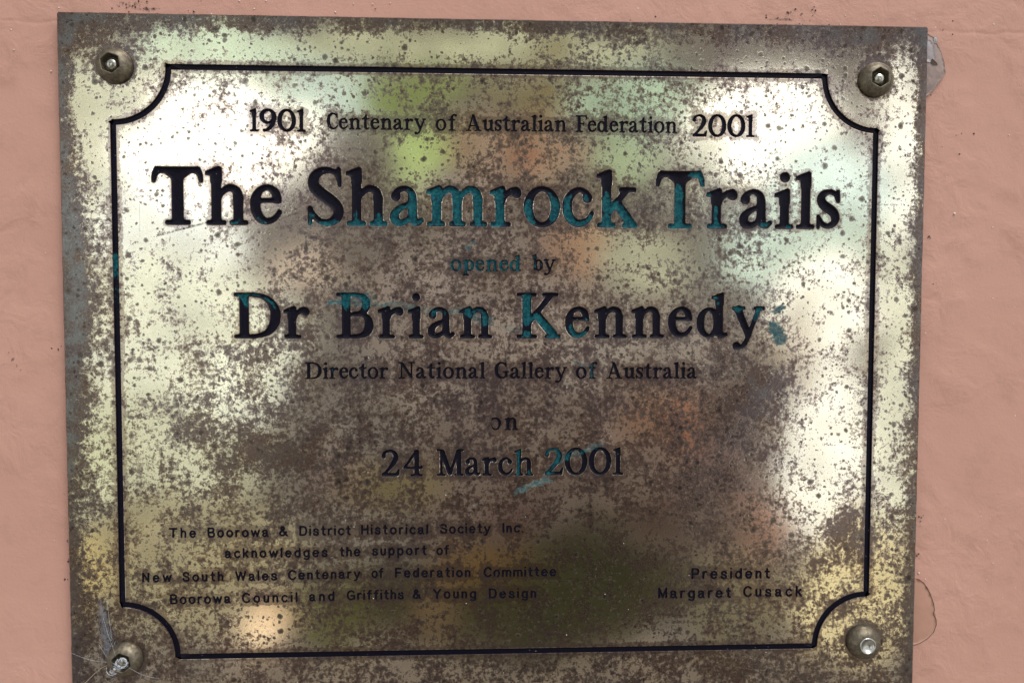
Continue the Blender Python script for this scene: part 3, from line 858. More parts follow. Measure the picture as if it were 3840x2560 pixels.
def brass_material():
    m, N, b = new_mat('tarnished_brass')
    P = N.mmpos()
    tarn_shade, halo, teal = N.attr('tarnish_shade'), N.attr('halo'), N.attr('verdigris')
    warp = N.vmath('SCALE', N.vmath('SUBTRACT', N.noise(P, .5, 3.0, .6, out=1), (.5, .5, .5)), scale=1.6)
    Pw = N.vmath('ADD', P, warp)
    lace = N.noise(P, .56, 7.0, .70)
    cloud = N.noise(P, .11, 5.0, .62)
    grain = N.noise(P, 2.1, 4.0, .65)
    val = N.math('ADD', tarn_shade, N.math('MULTIPLY', N.math('SUBTRACT', lace, .5), 2.5))
    val = N.math('ADD', val, N.math('MULTIPLY', N.math('SUBTRACT', cloud, .5), 1.6))
    val = N.math('ADD', val, N.math('MULTIPLY', N.math('SUBTRACT', grain, .5), .8))
    val = N.math('ADD', val, N.math('MULTIPLY', N.math('MULTIPLY', halo, N.step(N.noise(P, .28, 4.0, .6), .3, .6, .1, 1.0)), .24))
    vp = N.math('ADD', val, N.math('MULTIPLY', halo, .75))
    film = N.step(vp, .42, .52)
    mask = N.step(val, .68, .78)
    fleck = N.math('MULTIPLY', N.step(vp, .24, .38), N.step(vp, .40, .46, 1.0, 0.0))
    brim = N.math('MULTIPLY', N.step(val, .62, .68), N.step(val, .72, .80, 1.0, 0.0))
    # round corrosion spots, three sizes
    def spots(scale, rmin, rmax, amount, seed):
        vo = N.new('ShaderNodeTexVoronoi', feature='F1')
        N.l.new(N.vmath('ADD', Pw, (seed, seed * 1.7, seed * .6)), vo.inputs['Vector'])
        vo.inputs['Scale'].default_value = scale
        vo.inputs['Randomness'].default_value = 1.0
        sc = N.new('ShaderNodeSeparateColor'); N.l.new(vo.outputs['Color'], sc.inputs[0])
        rad = N.math('ADD', N.math('MULTIPLY', N.math('POWER', sc.outputs[0], 1.6), rmax - rmin), rmin)
        on = N.math('LESS_THAN', sc.outputs[1], N.math('ADD', N.math('MULTIPLY', N.math('ADD', tarn_shade, N.math('MULTIPLY', N.math('SUBTRACT', cloud, .5), 2.2)), .75), amount))
        f = N.step(vo.outputs['Distance'], N.math('MULTIPLY', rad, .62), rad, 1.0, 0.0)
        core = N.step(vo.outputs['Distance'], N.math('MULTIPLY', rad, .2), N.math('MULTIPLY', rad, .55), 1.0, 0.0)
        return N.math('MULTIPLY', f, on), sc.outputs[2], N.math('MULTIPLY', core, on)
    s1, t1, k1 = spots(.30, .07, .42, .40, 0.0)
    s2, t2, k2 = spots(.56, .08, .42, .50, 31.0)
    s3, t3, k3 = spots(1.05, .10, .40, .42, 57.0)
    spot = N.math('MAXIMUM', N.math('MAXIMUM', s1, s2), N.math('MULTIPLY', s3, .7))
    core = N.math('MAXIMUM', k1, N.math('MULTIPLY', k2, .8))
    brass = N.mix(N.noise(P, .05, 3.0), (.80, .75, .58), (.84, .795, .655))
    brass = N.mix(N.step(grain, .25, .6, .35, 0.0), brass, (.55, .48, .36))
    tint = N.step(N.noise(P, .05, 4.0, .6), .38, .62)
    tint2 = N.step(N.noise(P, .11, 4.0, .6), .45, .62)
    patina = N.mix(tint, (.39, .31, .235), (.34, .30, .29))
    patina = N.mix(N.math('MULTIPLY', tint2, .6), patina, (.35, .27, .275))
    patina = N.mix(N.step(N.noise(P, 1.4, 5.0, .72), .46, .68), patina, (.62, .55, .43))
    dull = N.mix(tint, (.165, .112, .088), (.155, .13, .138))
    dull = N.mix(N.math('MULTIPLY', tint2, .5), dull, (.18, .135, .125))
    edgy = N.math('MULTIPLY', N.step(tarn_shade, .75, 1.1), N.step(N.noise(P, .13, 4.0, .6), .40, .60))
    dull = N.mix(edgy, dull, (.21, .218, .23))
    dull = N.mix(N.step(N.noise(P, 1.3, 6.0, .75), .48, .70), dull, (.36, .315, .26))
    dull = N.mix(N.math('MULTIPLY', N.step(N.noise(P, .9, 5.0, .7, 0.4), .52, .66), .55), dull, (.105, .08, .072))
    spotc = N.mix(t1, (.075, .058, .050), (.15, .125, .118))
    c = N.mix(N.math('MULTIPLY', film, .85), brass, patina)
    c = N.mix(N.math('MULTIPLY', fleck, .8), c, (.93, .89, .74))
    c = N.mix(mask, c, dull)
    c = N.mix(N.math('MULTIPLY', brim, .5), c, (.10, .075, .065))
    c = N.mix(N.math('MULTIPLY', spot, .8), c, spotc)
    c = N.mix(N.math('MULTIPLY', core, .6), c, (.05, .044, .04))
    # fine scratches (pale = bright cut, dark = dirt in the cut)
    bright = None
    px = N.vmath('MULTIPLY', P, (1.0, 0.0, 1.0))
    for (a, bq, w, k) in SCRATCHES:
        ab = (bq[0] - a[0], 0.0, bq[1] - a[1])
        L2 = ab[0] ** 2 + ab[2] ** 2
        d0 = N.vmath('SUBTRACT', px, (a[0], 0.0, a[1]))
        t = N.math('MULTIPLY', N.vmath('DOT_PRODUCT', d0, ab), 1.0 / L2, clamp=True)
        dist = N.vmath('LENGTH', N.vmath('SUBTRACT', d0, N.vmath('SCALE', ab, scale=t)))
        f = N.math('MULTIPLY', N.step(dist, w * .4, w, 1.0, 0.0), N.step(N.noise(P, .9, 2.0), .35, .55))
        c = N.mix(N.math('MULTIPLY', f, abs(k)), c, (.9, .86, .74) if k > 0 else (.05, .045, .04))
    tf = N.step(N.math('ADD', teal, N.math('MULTIPLY', N.math('SUBTRACT', N.noise(N.vmath('MULTIPLY', P, (.42, 1.0, 1.1)), .8, 6.0, .75), .5), 2.1)), .42, .86)
    tf = N.math('MULTIPLY', tf, N.step(N.noise(P, 1.6, 4.0, .7), .3, .6, .5, 1.0))
    c = N.mix(N.math('POWER', tf, .6), c, N.mix(N.step(N.noise(P, .8, 5.0, .7), .35, .65), (.004, .045, .065), (.012, .115, .135)))
    N.l.new(c, b.inputs['Base Color'])
    dirty = N.math('MAXIMUM', mask, spot)
    rough = N.mixf(dirty, N.mixf(film, N.mixf(N.noise(P, .3, 4.0), .05, .10), .13), N.mixf(grain, .13, .21))
    rough = N.mixf(tf, rough, .6)
    N.l.new(rough, b.inputs['Roughness'])
    N.l.new(N.mixf(tf, N.mixf(dirty, 1.0, .90), .05), b.inputs['Metallic'])
    bp = N.new('ShaderNodeBump')
    bp.inputs['Strength'].default_value = .5
    bp.inputs['Distance'].default_value = .000016
    N.l.new(N.math('ADD', N.math('MULTIPLY', dirty, -.6), N.math('MULTIPLY', grain, .5)), bp.inputs['Height'])
    N.l.new(bp.outputs[0], b.inputs['Normal'])
    return m

def enamel_material():
    m, N, b = new_mat('black_enamel')
    P = N.mmpos()
    teal = N.attr('verdigris')
    tf = N.step(N.math('ADD', teal, N.math('MULTIPLY', N.math('SUBTRACT', N.noise(P, .6, 5.0, .7), .5), 1.3)), .45, .62)
    blk = N.mix(N.step(N.noise(P, 1.6, 4.0, .7), .45, .75), (.0035, .0030, .010), (.010, .010, .020))
    dustv = N.new('ShaderNodeTexVoronoi', feature='F1')
    N.l.new(P, dustv.inputs['Vector']); dustv.inputs['Scale'].default_value = .42
    dust = N.step(dustv.outputs['Distance'], .05, .085, 1.0, 0.0)
    sc = N.new('ShaderNodeSeparateColor'); N.l.new(dustv.outputs['Color'], sc.inputs[0])
    dust = N.math('MULTIPLY', dust, N.math('LESS_THAN', sc.outputs[0], .35))
    gr = N.mix(N.step(N.noise(P, 1.1, 5.0, .7), .35, .7), (.002, .035, .058), (.010, .135, .155))
    c = N.mix(tf, blk, gr)
    c = N.mix(N.math('MULTIPLY', dust, .6), c, (.25, .25, .26))
    N.l.new(c, b.inputs['Base Color'])
    N.l.new(N.mixf(tf, .5, .6), b.inputs['Roughness'])
    b.inputs['Specular IOR Level'].default_value = .12
    bp = N.new('ShaderNodeBump')
    bp.inputs['Strength'].default_value = .35
    bp.inputs['Distance'].default_value = .0001
    N.l.new(N.noise(P, 1.9, 3.0), bp.inputs['Height'])
    N.l.new(bp.outputs[0], b.inputs['Normal'])
    return m

def wall_material():
    m, N, b = new_mat('terracotta_paint')
    P = N.mmpos()
    grime = N.attr('grime')
    big = N.noise(P, .013, 4.0, .55)
    c = N.mix(big, (.53, .303, .243), (.58, .343, .28))
    c = N.mix(N.math('MULTIPLY', N.step(N.noise(P, .09, 5.0, .65), .50, .78), .6), c, (.46, .268, .21))
    c = N.mix(N.math('MULTIPLY', N.step(N.noise(P, 1.2, 3.0, .6), .62, .75), .25), c, (.33, .18, .135))
    g = N.step(N.math('ADD', grime, N.math('MULTIPLY', N.math('SUBTRACT', N.noise(P, .75, 6.0, .75), .5), 1.5)), .55, .85)
    c = N.mix(N.math('MULTIPLY', g, .7), c, (.06, .045, .04))
    N.l.new(c, b.inputs['Base Color'])
    b.inputs['Roughness'].default_value = .62
    b.inputs['Specular IOR Level'].default_value = .3
    bp = N.new('ShaderNodeBump')
    bp.inputs['Strength'].default_value = .6
    bp.inputs['Distance'].default_value = .0009
    rag = N.step(N.noise(P, .022, 3.0, .5), .42, .62, .25, 1.0)
    h = N.math('ADD', N.math('MULTIPLY', N.math('MULTIPLY', N.noise(P, .10, 5.0, .52, .5), rag), 1.6), N.math('MULTIPLY', N.noise(P, .9, 4.0, .6), .16))
    N.l.new(h, bp.inputs['Height'])
    N.l.new(bp.outputs[0], b.inputs['Normal'])
    return m

def simple(name, c, rough=.5, metal=0.0, c2=None, scale=1.0, spec=.5):
    m, N, b = new_mat(name)
    P = N.mmpos()
    cc = N.mix(N.step(N.noise(P, scale, 5.0, .65), .35, .68), c, c2 or tuple(x * .75 for x in c))
    N.l.new(cc, b.inputs['Base Color'])
    b.inputs['Roughness'].default_value = rough
    b.inputs['Metallic'].default_value = metal
    b.inputs['Specular IOR Level'].default_value = spec
    return m
M_BRASS = brass_material()
M_ENAMEL = enamel_material()
M_WALL = wall_material()
M_SCREW = simple('dull_bronze', (.12, .108, .082), .46, .75, (.235, .21, .155), .8)
M_PIN = simple('worn_pin_metal', (.36, .37, .34), .2, 1.0, (.62, .62, .56), .9)
M_RIM = simple('bright_worn_edge', (.55, .58, .56), .25, 1.0, (.75, .76, .72), .9)
M_SEAL = simple('old_clear_sealant', (.33, .255, .235), .45, 0.0, (.25, .205, .20), .35)
M_BUBBLE = simple('pale_sealant_bead', (.42, .43, .45), .4)
M_GLUE = simple('painted_over_sealant', (.44, .25, .188), .6, 0.0, (.48, .275, .205), .2)
M_DIRT = simple('dark_dirt', (.05, .036, .03), .9, 0.0, (.11, .075, .06), 1.5)
def web_material():
    m, N, b = new_mat('dusty_web_film')
    P = N.mmpos()
    N.l.new(N.mix(N.step(N.noise(P, 1.2, 5.0, .7), .35, .68), (.15, .15, .158), (.24, .245, .265)), b.inputs['Base Color'])
    b.inputs['Roughness'].default_value = .85
    streak = N.noise(N.vmath('MULTIPLY', P, (1.0, 1.0, .75)), 1.1, 6.0, .72)
    soft = N.math('ADD', streak, N.math('MULTIPLY', N.math('SUBTRACT', N.attr('inward'), .45), .55))
    N.l.new(N.step(soft, .34, .70, .0, .8), b.inputs['Alpha'])
    return m
M_FILM = web_material()
M_WEB = simple('dusty_web', (.15, .152, .165), .85, 0.0, (.24, .245, .27), 1.0)
M_WEBW = simple('white_web', (.55, .60, .70), .7, 0.0, (.72, .77, .84), 1.2)
M_STRAW = simple('dry_straw', (.42, .36, .27), .6)
M_DUST = simple('pale_dust', (.72, .58, .50), .7, 0.0, (.8, .74, .68), .3)

# ---------------------------------------------------------------- the wall
def build_wall():
    xs = np.concatenate([np.arange(-700, -184, 12.0), np.arange(-184, 206, 1.25), np.arange(206, 720, 12.0)])
    zs = np.concatenate([np.arange(-620, -134, 12.0), np.arange(-134, 112, 1.25), np.arange(112, 122, .4), np.arange(122, 134, 1.25), np.arange(134, 640, 12.0)])
    X, Z = np.meshgrid(xs, zs)
    Y = np.full(X.shape, 3.3)
    r = np.random.default_rng(3)
    for k in range(46):
        w = 2 * math.pi / r.uniform(14, 90)
        a = r.uniform(0, 2 * math.pi)
        Y += .0016 * (2 * math.pi / w) ** .85 * np.sin(w * (X * math.cos(a) + Z * math.sin(a)) + r.uniform(0, 6.28)) * .55
    Y = np.maximum(Y, 3.02)
    # old joint line under the paint
    zl = 116.4 + (X + 168) * (118.0 - 116.4) / 350 + .35 * np.sin(X * .21) + .25 * np.sin(X * .57)
    amp = .13 * np.clip(np.where(X < 0, 1 - np.abs(X + 160) / 60, 1 - np.abs(X - 172) / 50), .25, 1)
    Y += amp * np.exp(-((Z - zl) / .55) ** 2)
    ny, nx = X.shape
    P = np.stack([X.ravel(), Z.ravel()], 1)
    gr = np.zeros(len(P))
    for (cx, cz, rx, rz, a) in GRIME:
        gr = np.maximum(gr, a * np.exp(-(((P[:, 0] - cx) / rx) ** 2 + ((P[:, 1] - cz) / rz) ** 2)))
    for p0, p1, w, a in GRIME_LINES:
        gr = np.maximum(gr, a * np.exp(-(seg_dist(P, p0, p1) / w) ** 2))
    V = np.stack([X.ravel(), Y.ravel(), Z.ravel()], 1) * MM
    idx = np.arange(ny * nx).reshape(ny, nx)
    F = np.stack([idx[:-1, :-1], idx[:-1, 1:], idx[1:, 1:], idx[1:, :-1]], -1).reshape(-1, 4).tolist()
    # return faces and back so the wall has its thickness
    rimi = list(idx[0, :]) + list(idx[1:, -1]) + list(idx[-1, -2::-1]) + list(idx[-2:0, 0])
    b0 = len(V)
    bv = V[rimi].copy(); bv[:, 1] = .11
    V = np.concatenate([V, bv])
    n = len(rimi)
    F += [[rimi[i], b0 + i, b0 + (i + 1) % n, rimi[(i + 1) % n]] for i in range(n)]
    F.append([b0 + i for i in range(n)])
    o = mesh_obj('wall', V, F, M_WALL, attrs={'grime': np.concatenate([gr, np.zeros(n)])})
    tag(o, 'terracotta pink painted masonry wall behind the brass plaque', 'wall', kind='structure')
    return o
build_wall()

# ---------------------------------------------------------------- the plaque
plaque = empty('brass_plaque')
tag(plaque, 'tarnished engraved brass plaque with notched black border screwed to pink wall', 'plaque')

def build_plate():
    pts, edges = [], []
    def loop(L, constrain=True):
        b = len(pts)
        pts.extend(Vector((float(p[0]), float(p[1]))) for p in L)
        if constrain:
            edges.extend((b + i, b + (i + 1) % len(L)) for i in range(len(L)))
    be = .35
    c = .5
    rect = [(PL + be + c, PT - be), (PR - be - c, PT - be), (PR - be, PT - be - c), (PR - be, PB + be + c), (PR - be - c, PB + be), (PL + be + c, PB + be), (PL + be, PB + be + c), (PL + be, PT - be - c)]
    L = []
    r0 = np.random.default_rng(5)
    for a, b_ in zip(rect, rect[1:] + rect[:1]):
        a, b_ = np.array(a), np.array(b_)
        n = max(1, int(np.hypot(*(b_ - a)) / 2.5))
        L += [a + (b_ - a) * t / n for t in range(n)]
    L = np.array(L)
    nrect = len(L)
    loop(L)
    loop(border_loop(BHW)); loop(border_loop(-BHW))
    for Lt in letters:
        for q in Lt[2]['rim']:
            loop(place(Lt, q))
    loop(border_loop(BHW + .16)); loop(border_loop(-BHW - .16))
    g_lip = lambda Lt: Lt[2]['lip'][min((20.0, 15.7, 8.8), key=lambda c: abs(c - Lt[6]))] if Lt[6] > 7 else []
    # helper points: rings round the letters, then an even grid
    extra = [border_loop(BHW + .8), border_loop(-BHW - .8), border_loop(BHW + 1.8), border_loop(-BHW - 1.8)]
    for Lt in letters:
        for q in Lt[2]['ring']:
            extra.append(place(Lt, q)[::2])
        for q in g_lip(Lt):
            loop(place(Lt, q))
    gx, gz = np.meshgrid(np.arange(PL + 1.6, PR - 1, 1.6), np.arange(PB + 1.6, PT - 1, 1.6))
    gxy = np.stack([gx.ravel(), gz.ravel()], 1) + rng.uniform(-.3, .3, (gx.size, 2))
    extra.append(gxy)
    E = np.concatenate(extra)
    near = letter_distance(E)
    E = E[(near > .32) & (border_sd(E) > .30)]
    loop(E, False)
    res = delaunay_2d_cdt(pts, edges, [], 0, 1e-5, False)
    V = np.array([(p.x, p.y) for p in res[0]])
    T = np.array([f for f in res[2] if len(f) == 3])
    cen = V[T].mean(1)
    keep = (letter_distance(cen) > 0.0004) & (border_sd(cen) > 0)
    T = orient(V, T[keep])
    # outer bevel, edge and back
    n0 = len(V)
    ctr = np.array([(PL + PR) / 2, (PT + PB) / 2])
    # match the rectangle loop to output vertices
    ids = []
    for p in L:
        d = np.abs(V[:, 0] - p[0]) + np.abs(V[:, 1] - p[1])
        ids.append(int(d.argmin()))
    half = np.array([(PR - PL) / 2, (PT - PB) / 2])
    out = ctr + (L - ctr) * (half / (half - be))
    out += r0.uniform(-.05, .05, out.shape)
    V3 = np.concatenate([np.stack([V[:, 0], np.zeros(n0), V[:, 1]], 1), np.stack([out[:, 0], np.full(nrect, be), out[:, 1]], 1), np.stack([out[:, 0], np.full(nrect, 2.9), out[:, 1]], 1)])
    F = T.tolist()
    for i in range(nrect):
        j = (i + 1) % nrect
        F.append([ids[i], ids[j], n0 + j, n0 + i])
        F.append([n0 + i, n0 + j, n0 + nrect + j, n0 + nrect + i])
    F.append([n0 + nrect + i for i in range(nrect)])
    P2 = V3[:, [0, 2]]
    cut = (np.abs(letter_distance(P2, 7.0)) < .03) | (np.abs(border_sd(P2)) < .06)
    cut[n0:] = False
    V3[cut, 1] = LIP
    ld = np.minimum(letter_distance(P2), np.abs(border_sd(P2)) * 1.0)
    halo = np.clip(1.25 - ld / HALO_W, 0, 1) * np.where(big_letter_distance(P2) < 1.6, .55, 1.0)
    tarn_shade = tarnish_shade_map(P2); tarn_shade[n0:] += .6
    me = mesh_obj('plate', V3 * MM, F, M_BRASS, plaque, smooth=False, attrs={'tarnish_shade': tarn_shade, 'halo': halo, 'verdigris': teal_map(P2, True)})
    return me
HALO_W = 0.95
LIP = 0.035
def big_letter_distance(P):
    return letter_distance(P, 10.0)
def letter_distance(P, least=0.0):
    d = np.full(len(P), 9.0)
    order = np.argsort(P[:, 0]); xs = P[order, 0]
    for Lt in letters:
        g, cap = Lt[2], Lt[6]
        if cap < least:
            continue
        corners = place(Lt, np.array([g['bb'][0], g['bb'][1]]))
        a, b_ = np.searchsorted(xs, [corners[0, 0] - 2.5, corners[1, 0] + 2.5])
        s = order[a:b_]
        s = s[(P[s, 1] > corners[0, 1] - 2.5) & (P[s, 1] < corners[1, 1] + 2.5)]
        if len(s):
            d[s] = np.minimum(d[s], sample(g, back(Lt, P[s])) * cap)
    return d
build_plate()

def build_border():
    bev = .16
    loops = [(BHW, LIP), (BHW - bev, .55), (-BHW + bev, .55), (-BHW, LIP)]
    pts, edges, dep = [], [], []
    for o, d in loops:
        L = border_loop(o)
        b = len(pts)
        pts += [Vector((float(p[0]), float(p[1]))) for p in L]; dep += [d] * len(L)
        edges += [(b + i, b + (i + 1) % len(L)) for i in range(len(L))]
    res = delaunay_2d_cdt(pts, edges, [], 0, 1e-6, True)
    V = np.array([(p.x, p.y) for p in res[0]])
    Y = np.array([dep[o[0]] if o else .55 for o in res[3]])
    T = np.array([f for f in res[2] if len(f) == 3])
    cen = V[T].mean(1)
    inside = point_in(cen, border_loop(BHW)) & ~point_in(cen, border_loop(-BHW))
    T = orient(V, T[inside])
    return mesh_obj('engraved_border', np.stack([V[:, 0], Y, V[:, 1]], 1) * MM, T, M_ENAMEL, plaque, smooth=False, attrs={'verdigris': teal_map(V)})
def point_in(P, L):
    ins = np.zeros(len(P), bool)
    for (x0, y0), (x1, y1) in zip(L, np.roll(L, -1, 0)):
        if y0 != y1:
            ins ^= ((y0 > P[:, 1]) != (y1 > P[:, 1])) & (P[:, 0] < x0 + (x1 - x0) * (P[:, 1] - y0) / (y1 - y0))
    return ins
build_border()

LINE_LABELS = {
    3: 'tallest line of lettering, black with teal corrosion', 4: 'small line wholly stained teal',
    5: 'second tallest line of lettering, streaked with teal', 7: 'shortest line, first letter half worn away'}
lines = {}
for Lt in letters:
    line, ch, g, x0, z0, sx, cap = Lt[:7]
    if line not in lines:
        lines[line] = empty('inscription_line', parent=plaque)
        if line in LINE_LABELS:
            lines[line]['label'] = LINE_LABELS[line]
    P2 = place(Lt, g['V'])
    depth = min(.55, .05 * cap + .12)
    t = np.clip(-g['dv'] / .028, 0, 1)
    y = (LIP if cap > 7 else 0.0) + depth * (t * t * (3 - 2 * t)) * .82 + depth * .18 * np.clip(-g['dv'] / .09, 0, 1)
    name = 'numeral' if ch.isdigit() else 'ampersand' if ch == '&' else 'full_stop' if ch == '.' else 'letter'
    mesh_obj(name, np.stack([P2[:, 0], y, P2[:, 1]], 1) * MM, g['T'], M_ENAMEL, lines[line], attrs={'verdigris': teal_map(P2) - .5 * np.clip(1 - (-g['dv'] - .012) / .03, 0, 1)})

# ---------------------------------------------------------------- screws
def build_screw(x, z, rot, kind, label, tilt=0.0):
    """dome head with a recessed socket and a centre pin"""
    n = 48
    sock = {'hexagon': 6, 'round': 0}[kind]
    rs = 2.95 if sock else 2.45
    def sr(a, r):
        if not sock:
            return r
        k = math.pi / sock
        t = ((a - rot) % (2 * k)) - k
        return r / math.cos(t)
    prof = [(5.95, -.02, 0), (6.0, .25, 0), (5.97, .8, 0), (5.8, 1.5, 0), (5.4, 2.25, 0), (4.8, 2.95, 0), (4.3, 3.35, 0), (3.75, 3.62, .3), (rs + .30, 3.85, .9), (rs + .08, 3.88, 1), (rs, 3.78, 1), (rs * .97, 3.5, 1), (rs * .95, .9, 1), (rs * .5, .8, 1)]
    V, F = [], []
    for r, h, w in prof:
        for i in range(n):
            a = 2 * math.pi * i / n
            q = r * (1 - w) + sr(a, r) * w
            V.append((q * math.cos(a), -h, q * math.sin(a)))
    for k in range(len(prof) - 1):
        for i in range(n):
            j = (i + 1) % n
            F.append([k * n + i, k * n + j, (k + 1) * n + j, (k + 1) * n + i])
    F.append([(len(prof) - 1) * n + i for i in range(n)])
    s = mesh_obj('screw', np.array(V) * MM, F, M_SCREW, plaque)
    s.location = (x * MM, 0, z * MM)
    s.rotation_euler = (tilt, 0, 0)
    tag(s, label)
    def lathe(name, prof, mat, m_=24, jag=0.0):
        V, F = [], []
        for r, h in prof:
            for i in range(m_):
                a = 2 * math.pi * i / m_
                q = r * (1 + jag * math.sin(3 * a + 1) * .5)
                V.append((q * math.cos(a), -h, q * math.sin(a)))
        for k in range(len(prof) - 1):
            for i in range(m_):
                j = (i + 1) % m_
                F.append([k * m_ + i, k * m_ + j, (k + 1) * m_ + j, (k + 1) * m_ + i])
        F.append([(len(prof) - 1) * m_ + i for i in range(m_)])
        return mesh_obj(name, np.array(V) * MM, F, mat, s)
    if kind == 'round':
        rim = lathe('socket_rim', [(2.95, 3.7), (2.9, 3.98), (2.68, 4.08), (2.5, 4.0), (2.42, 3.6)], M_RIM, 32, .03)
        pin = lathe('pin', [(1.5, .82), (1.45, 2.3), (1.1, 2.6), (.4, 2.75)], M_SCREW)
    else:
        pin = lathe('pin', [(1.9, .82), (1.88, 2.7), (1.66, 3.15), (1.1, 3.45), (.4, 3.56)], M_PIN)
        pin.location = (.12 * MM, 0, -.1 * MM)
    return s
build_screw(-130.0, 100.9, math.radians(100), 'hexagon', 'screw head with an angular socket and shiny domed pin')
build_screw(130.35, 99.8, math.radians(-88), 'hexagon', 'screw head with its angular socket pointing down, pale chipped pin')
build_screw(-130.3, -101.2, math.radians(40), 'hexagon', 'brownish screw head partly buried in grey web')
build_screw(130.2, -99.7, 0.0, 'round', 'screw head with a round socket and bright worn rim')

# ---------------------------------------------------------------- things caught round the plaque
def tube_mesh(V, F, pts, r0, r1=None, n=5):
    r1 = r0 if r1 is None else r1
    pts = [Vector(p) for p in pts]
    b = len(V)
    up = Vector((.31, .9, .27))
    for i, p in enumerate(pts):
        t = (pts[min(i + 1, len(pts) - 1)] - pts[max(i - 1, 0)]).normalized()
        a = t.cross(up).normalized(); c = t.cross(a)
        r = r0 + (r1 - r0) * i / max(1, len(pts) - 1)
        for k in range(n):
            an = 2 * math.pi * k / n
            q = p + a * (r * math.cos(an)) + c * (r * math.sin(an))
            V.append(tuple(q))
    for i in range(len(pts) - 1):
        for k in range(n):
            F.append([b + i * n + k, b + i * n + (k + 1) % n, b + (i + 1) * n + (k + 1) % n, b + (i + 1) * n + k])
    F.append([b + k for k in range(n)][::-1])
    F.append([b + (len(pts) - 1) * n + k for k in range(n)])
def slab(outline, y_front, y_back, dome=0.0, step=1.0, jitter=0.0):
    """closed lump from an outline in (x, z): front bulges by dome"""
    O = np.array(outline, float)
    L = []
    for a, b in zip(O, np.roll(O, -1, 0)):
        n = max(1, int(np.hypot(*(b - a)) / step))
        L += [a + (b - a) * t / n for t in range(n)]
    L = np.array(L) + rng.normal(0, jitter, (len(L), 2))
    pts = [Vector(map(float, p)) for p in L]
    e = [(i, (i + 1) % len(L)) for i in range(len(L))]
    mn, mx = L.min(0), L.max(0)
    for xx in np.arange(mn[0], mx[0], step):
        for zz in np.arange(mn[1], mx[1], step):
            q = np.array([[xx, zz]])
            if point_in(q, L)[0] and min(seg_dist(q, a, b)[0] for a, b in zip(L, np.roll(L, -1, 0))) > step * .45:
                pts.append(Vector((xx, zz)))
    res = delaunay_2d_cdt(pts, e, [], 1, 1e-6, False)
    V = np.array([(p.x, p.y) for p in res[0]])
    T = orient(V, np.array([f for f in res[2] if len(f) == 3]))
    d = np.min([seg_dist(V, a, b) for a, b in zip(L, np.roll(L, -1, 0))], axis=0)
    md = d.max()
    y = y_front - dome * (1 - (1 - d / md) ** 2) + rng.normal(0, dome * .06 + 1e-6, len(V))
    n = len(V)
    slab.edge = np.concatenate([d / md, d / md])
    V3 = np.concatenate([np.stack([V[:, 0], y, V[:, 1]], 1), np.stack([V[:, 0], np.full(n, y_back), V[:, 1]], 1)])
    F = T.tolist() + (T[:, ::-1] + n).tolist()
    ids = [int((np.abs(V - p).sum(1)).argmin()) for p in L]
    for i in range(len(ids)):
        j = (i + 1) % len(ids)
        F.append([ids[j], ids[i], ids[i] + n, ids[j] + n])
    return V3, F

# translucent old sealant squeezed out beside the top right corner
seal = empty('sealant_flake', (149.5 * MM, 3 * MM, 105 * MM))
tag(seal, 'greyish flake of old sealant sticking out beside the top right corner of the plaque', 'sealant')
off = np.array([149.5, 3, 105.0])
V, F = slab([(147.6, 116.2), (150.3, 116.6), (152.4, 115.4), (154.0, 112.4), (155.1, 110.6), (156.1, 106.8), (156.9, 103.0), (154.6, 100.6), (152.7, 97.6), (150.6, 95.4), (147.6, 95.0)], 2.1, 3.2, .75, .8, .06)
mesh_obj('flake', (V - off) * MM, F, M_SEAL, seal)
V, F = slab([(148.2, 114.4), (150.6, 114.3), (151.9, 112.2), (152.6, 108.2), (151.6, 106.6), (150.2, 107.4), (148.2, 107.0)], 1.36, 2.4, .25, .8, .08)
mesh_obj('pale_skin', (V - off) * MM, F, simple('milky_skin', (.40, .38, .41), .4, 0.0, (.33, .30, .31), .5), seal)
V, F = slab([(152.0, 115.6), (153.0, 115.7), (153.4, 114.6), (153.0, 113.4), (152.0, 113.6)], 1.7, 2.6, .4, .4)
mesh_obj('bead', (V - off) * MM, F, M_BUBBLE, seal)
V, F = slab([(151.2, 108.2), (152.2, 107.2), (153.2, 106.4), (153.3, 105.7), (151.9, 105.8), (150.9, 106.6)], 1.2, 1.9, .08, .4, .06)
mesh_obj('dark_chip', (V - off) * MM, F, M_DIRT, seal)

# painted-over sealant with a dirty edge beside the lower right edge
glue = empty('sealant_smear', (150 * MM, 3 * MM, -90 * MM))
tag(glue, 'pink painted sealant smear with a dark curved edge at the lower right of the plaque', 'sealant')
off = np.array([150.0, 3.0, -90.0])
edge_pts = [(149.4, -77.6), (152.2, -78.2), (154.0, -79.6), (155.6, -82.0), (156.9, -84.8), (157.9, -87.6), (158.2, -89.6), (157.7, -91.2), (158.8, -93.0), (159.1, -95.2), (158.0, -98.0), (156.0, -100.2), (153.4, -101.8), (151.2, -102.5), (148.9, -102.6)]
V, F = slab([(147.0, -77.8)] + edge_pts + [(147.0, -102.6)], 3.0, 3.5, .22, 1.2)
mesh_obj('smear', (V - off) * MM, F, M_GLUE, glue)
V, F = [], []
for a, b in ((0, 5), (4, 8), (7, 11), (10, 15)):
    seg = edge_pts[a:b]
    fine_pts = []
    for p, q in zip(seg[:-1], seg[1:]):
        for t in (0, .33, .66):
            fine_pts.append((p[0] + (q[0] - p[0]) * t + random.uniform(-.07, .07) - off[0], 2.98 - off[1], p[1] + (q[1] - p[1]) * t + random.uniform(-.07, .07) - off[2]))
    fine_pts.append((seg[-1][0] - off[0], 2.98 - off[1], seg[-1][1] - off[2]))
    tube_mesh(V, F, fine_pts, .06 + .05 * (a > 3), .11)
mesh_obj('dirty_edge', np.array(V) * MM, F, M_DIRT, glue)

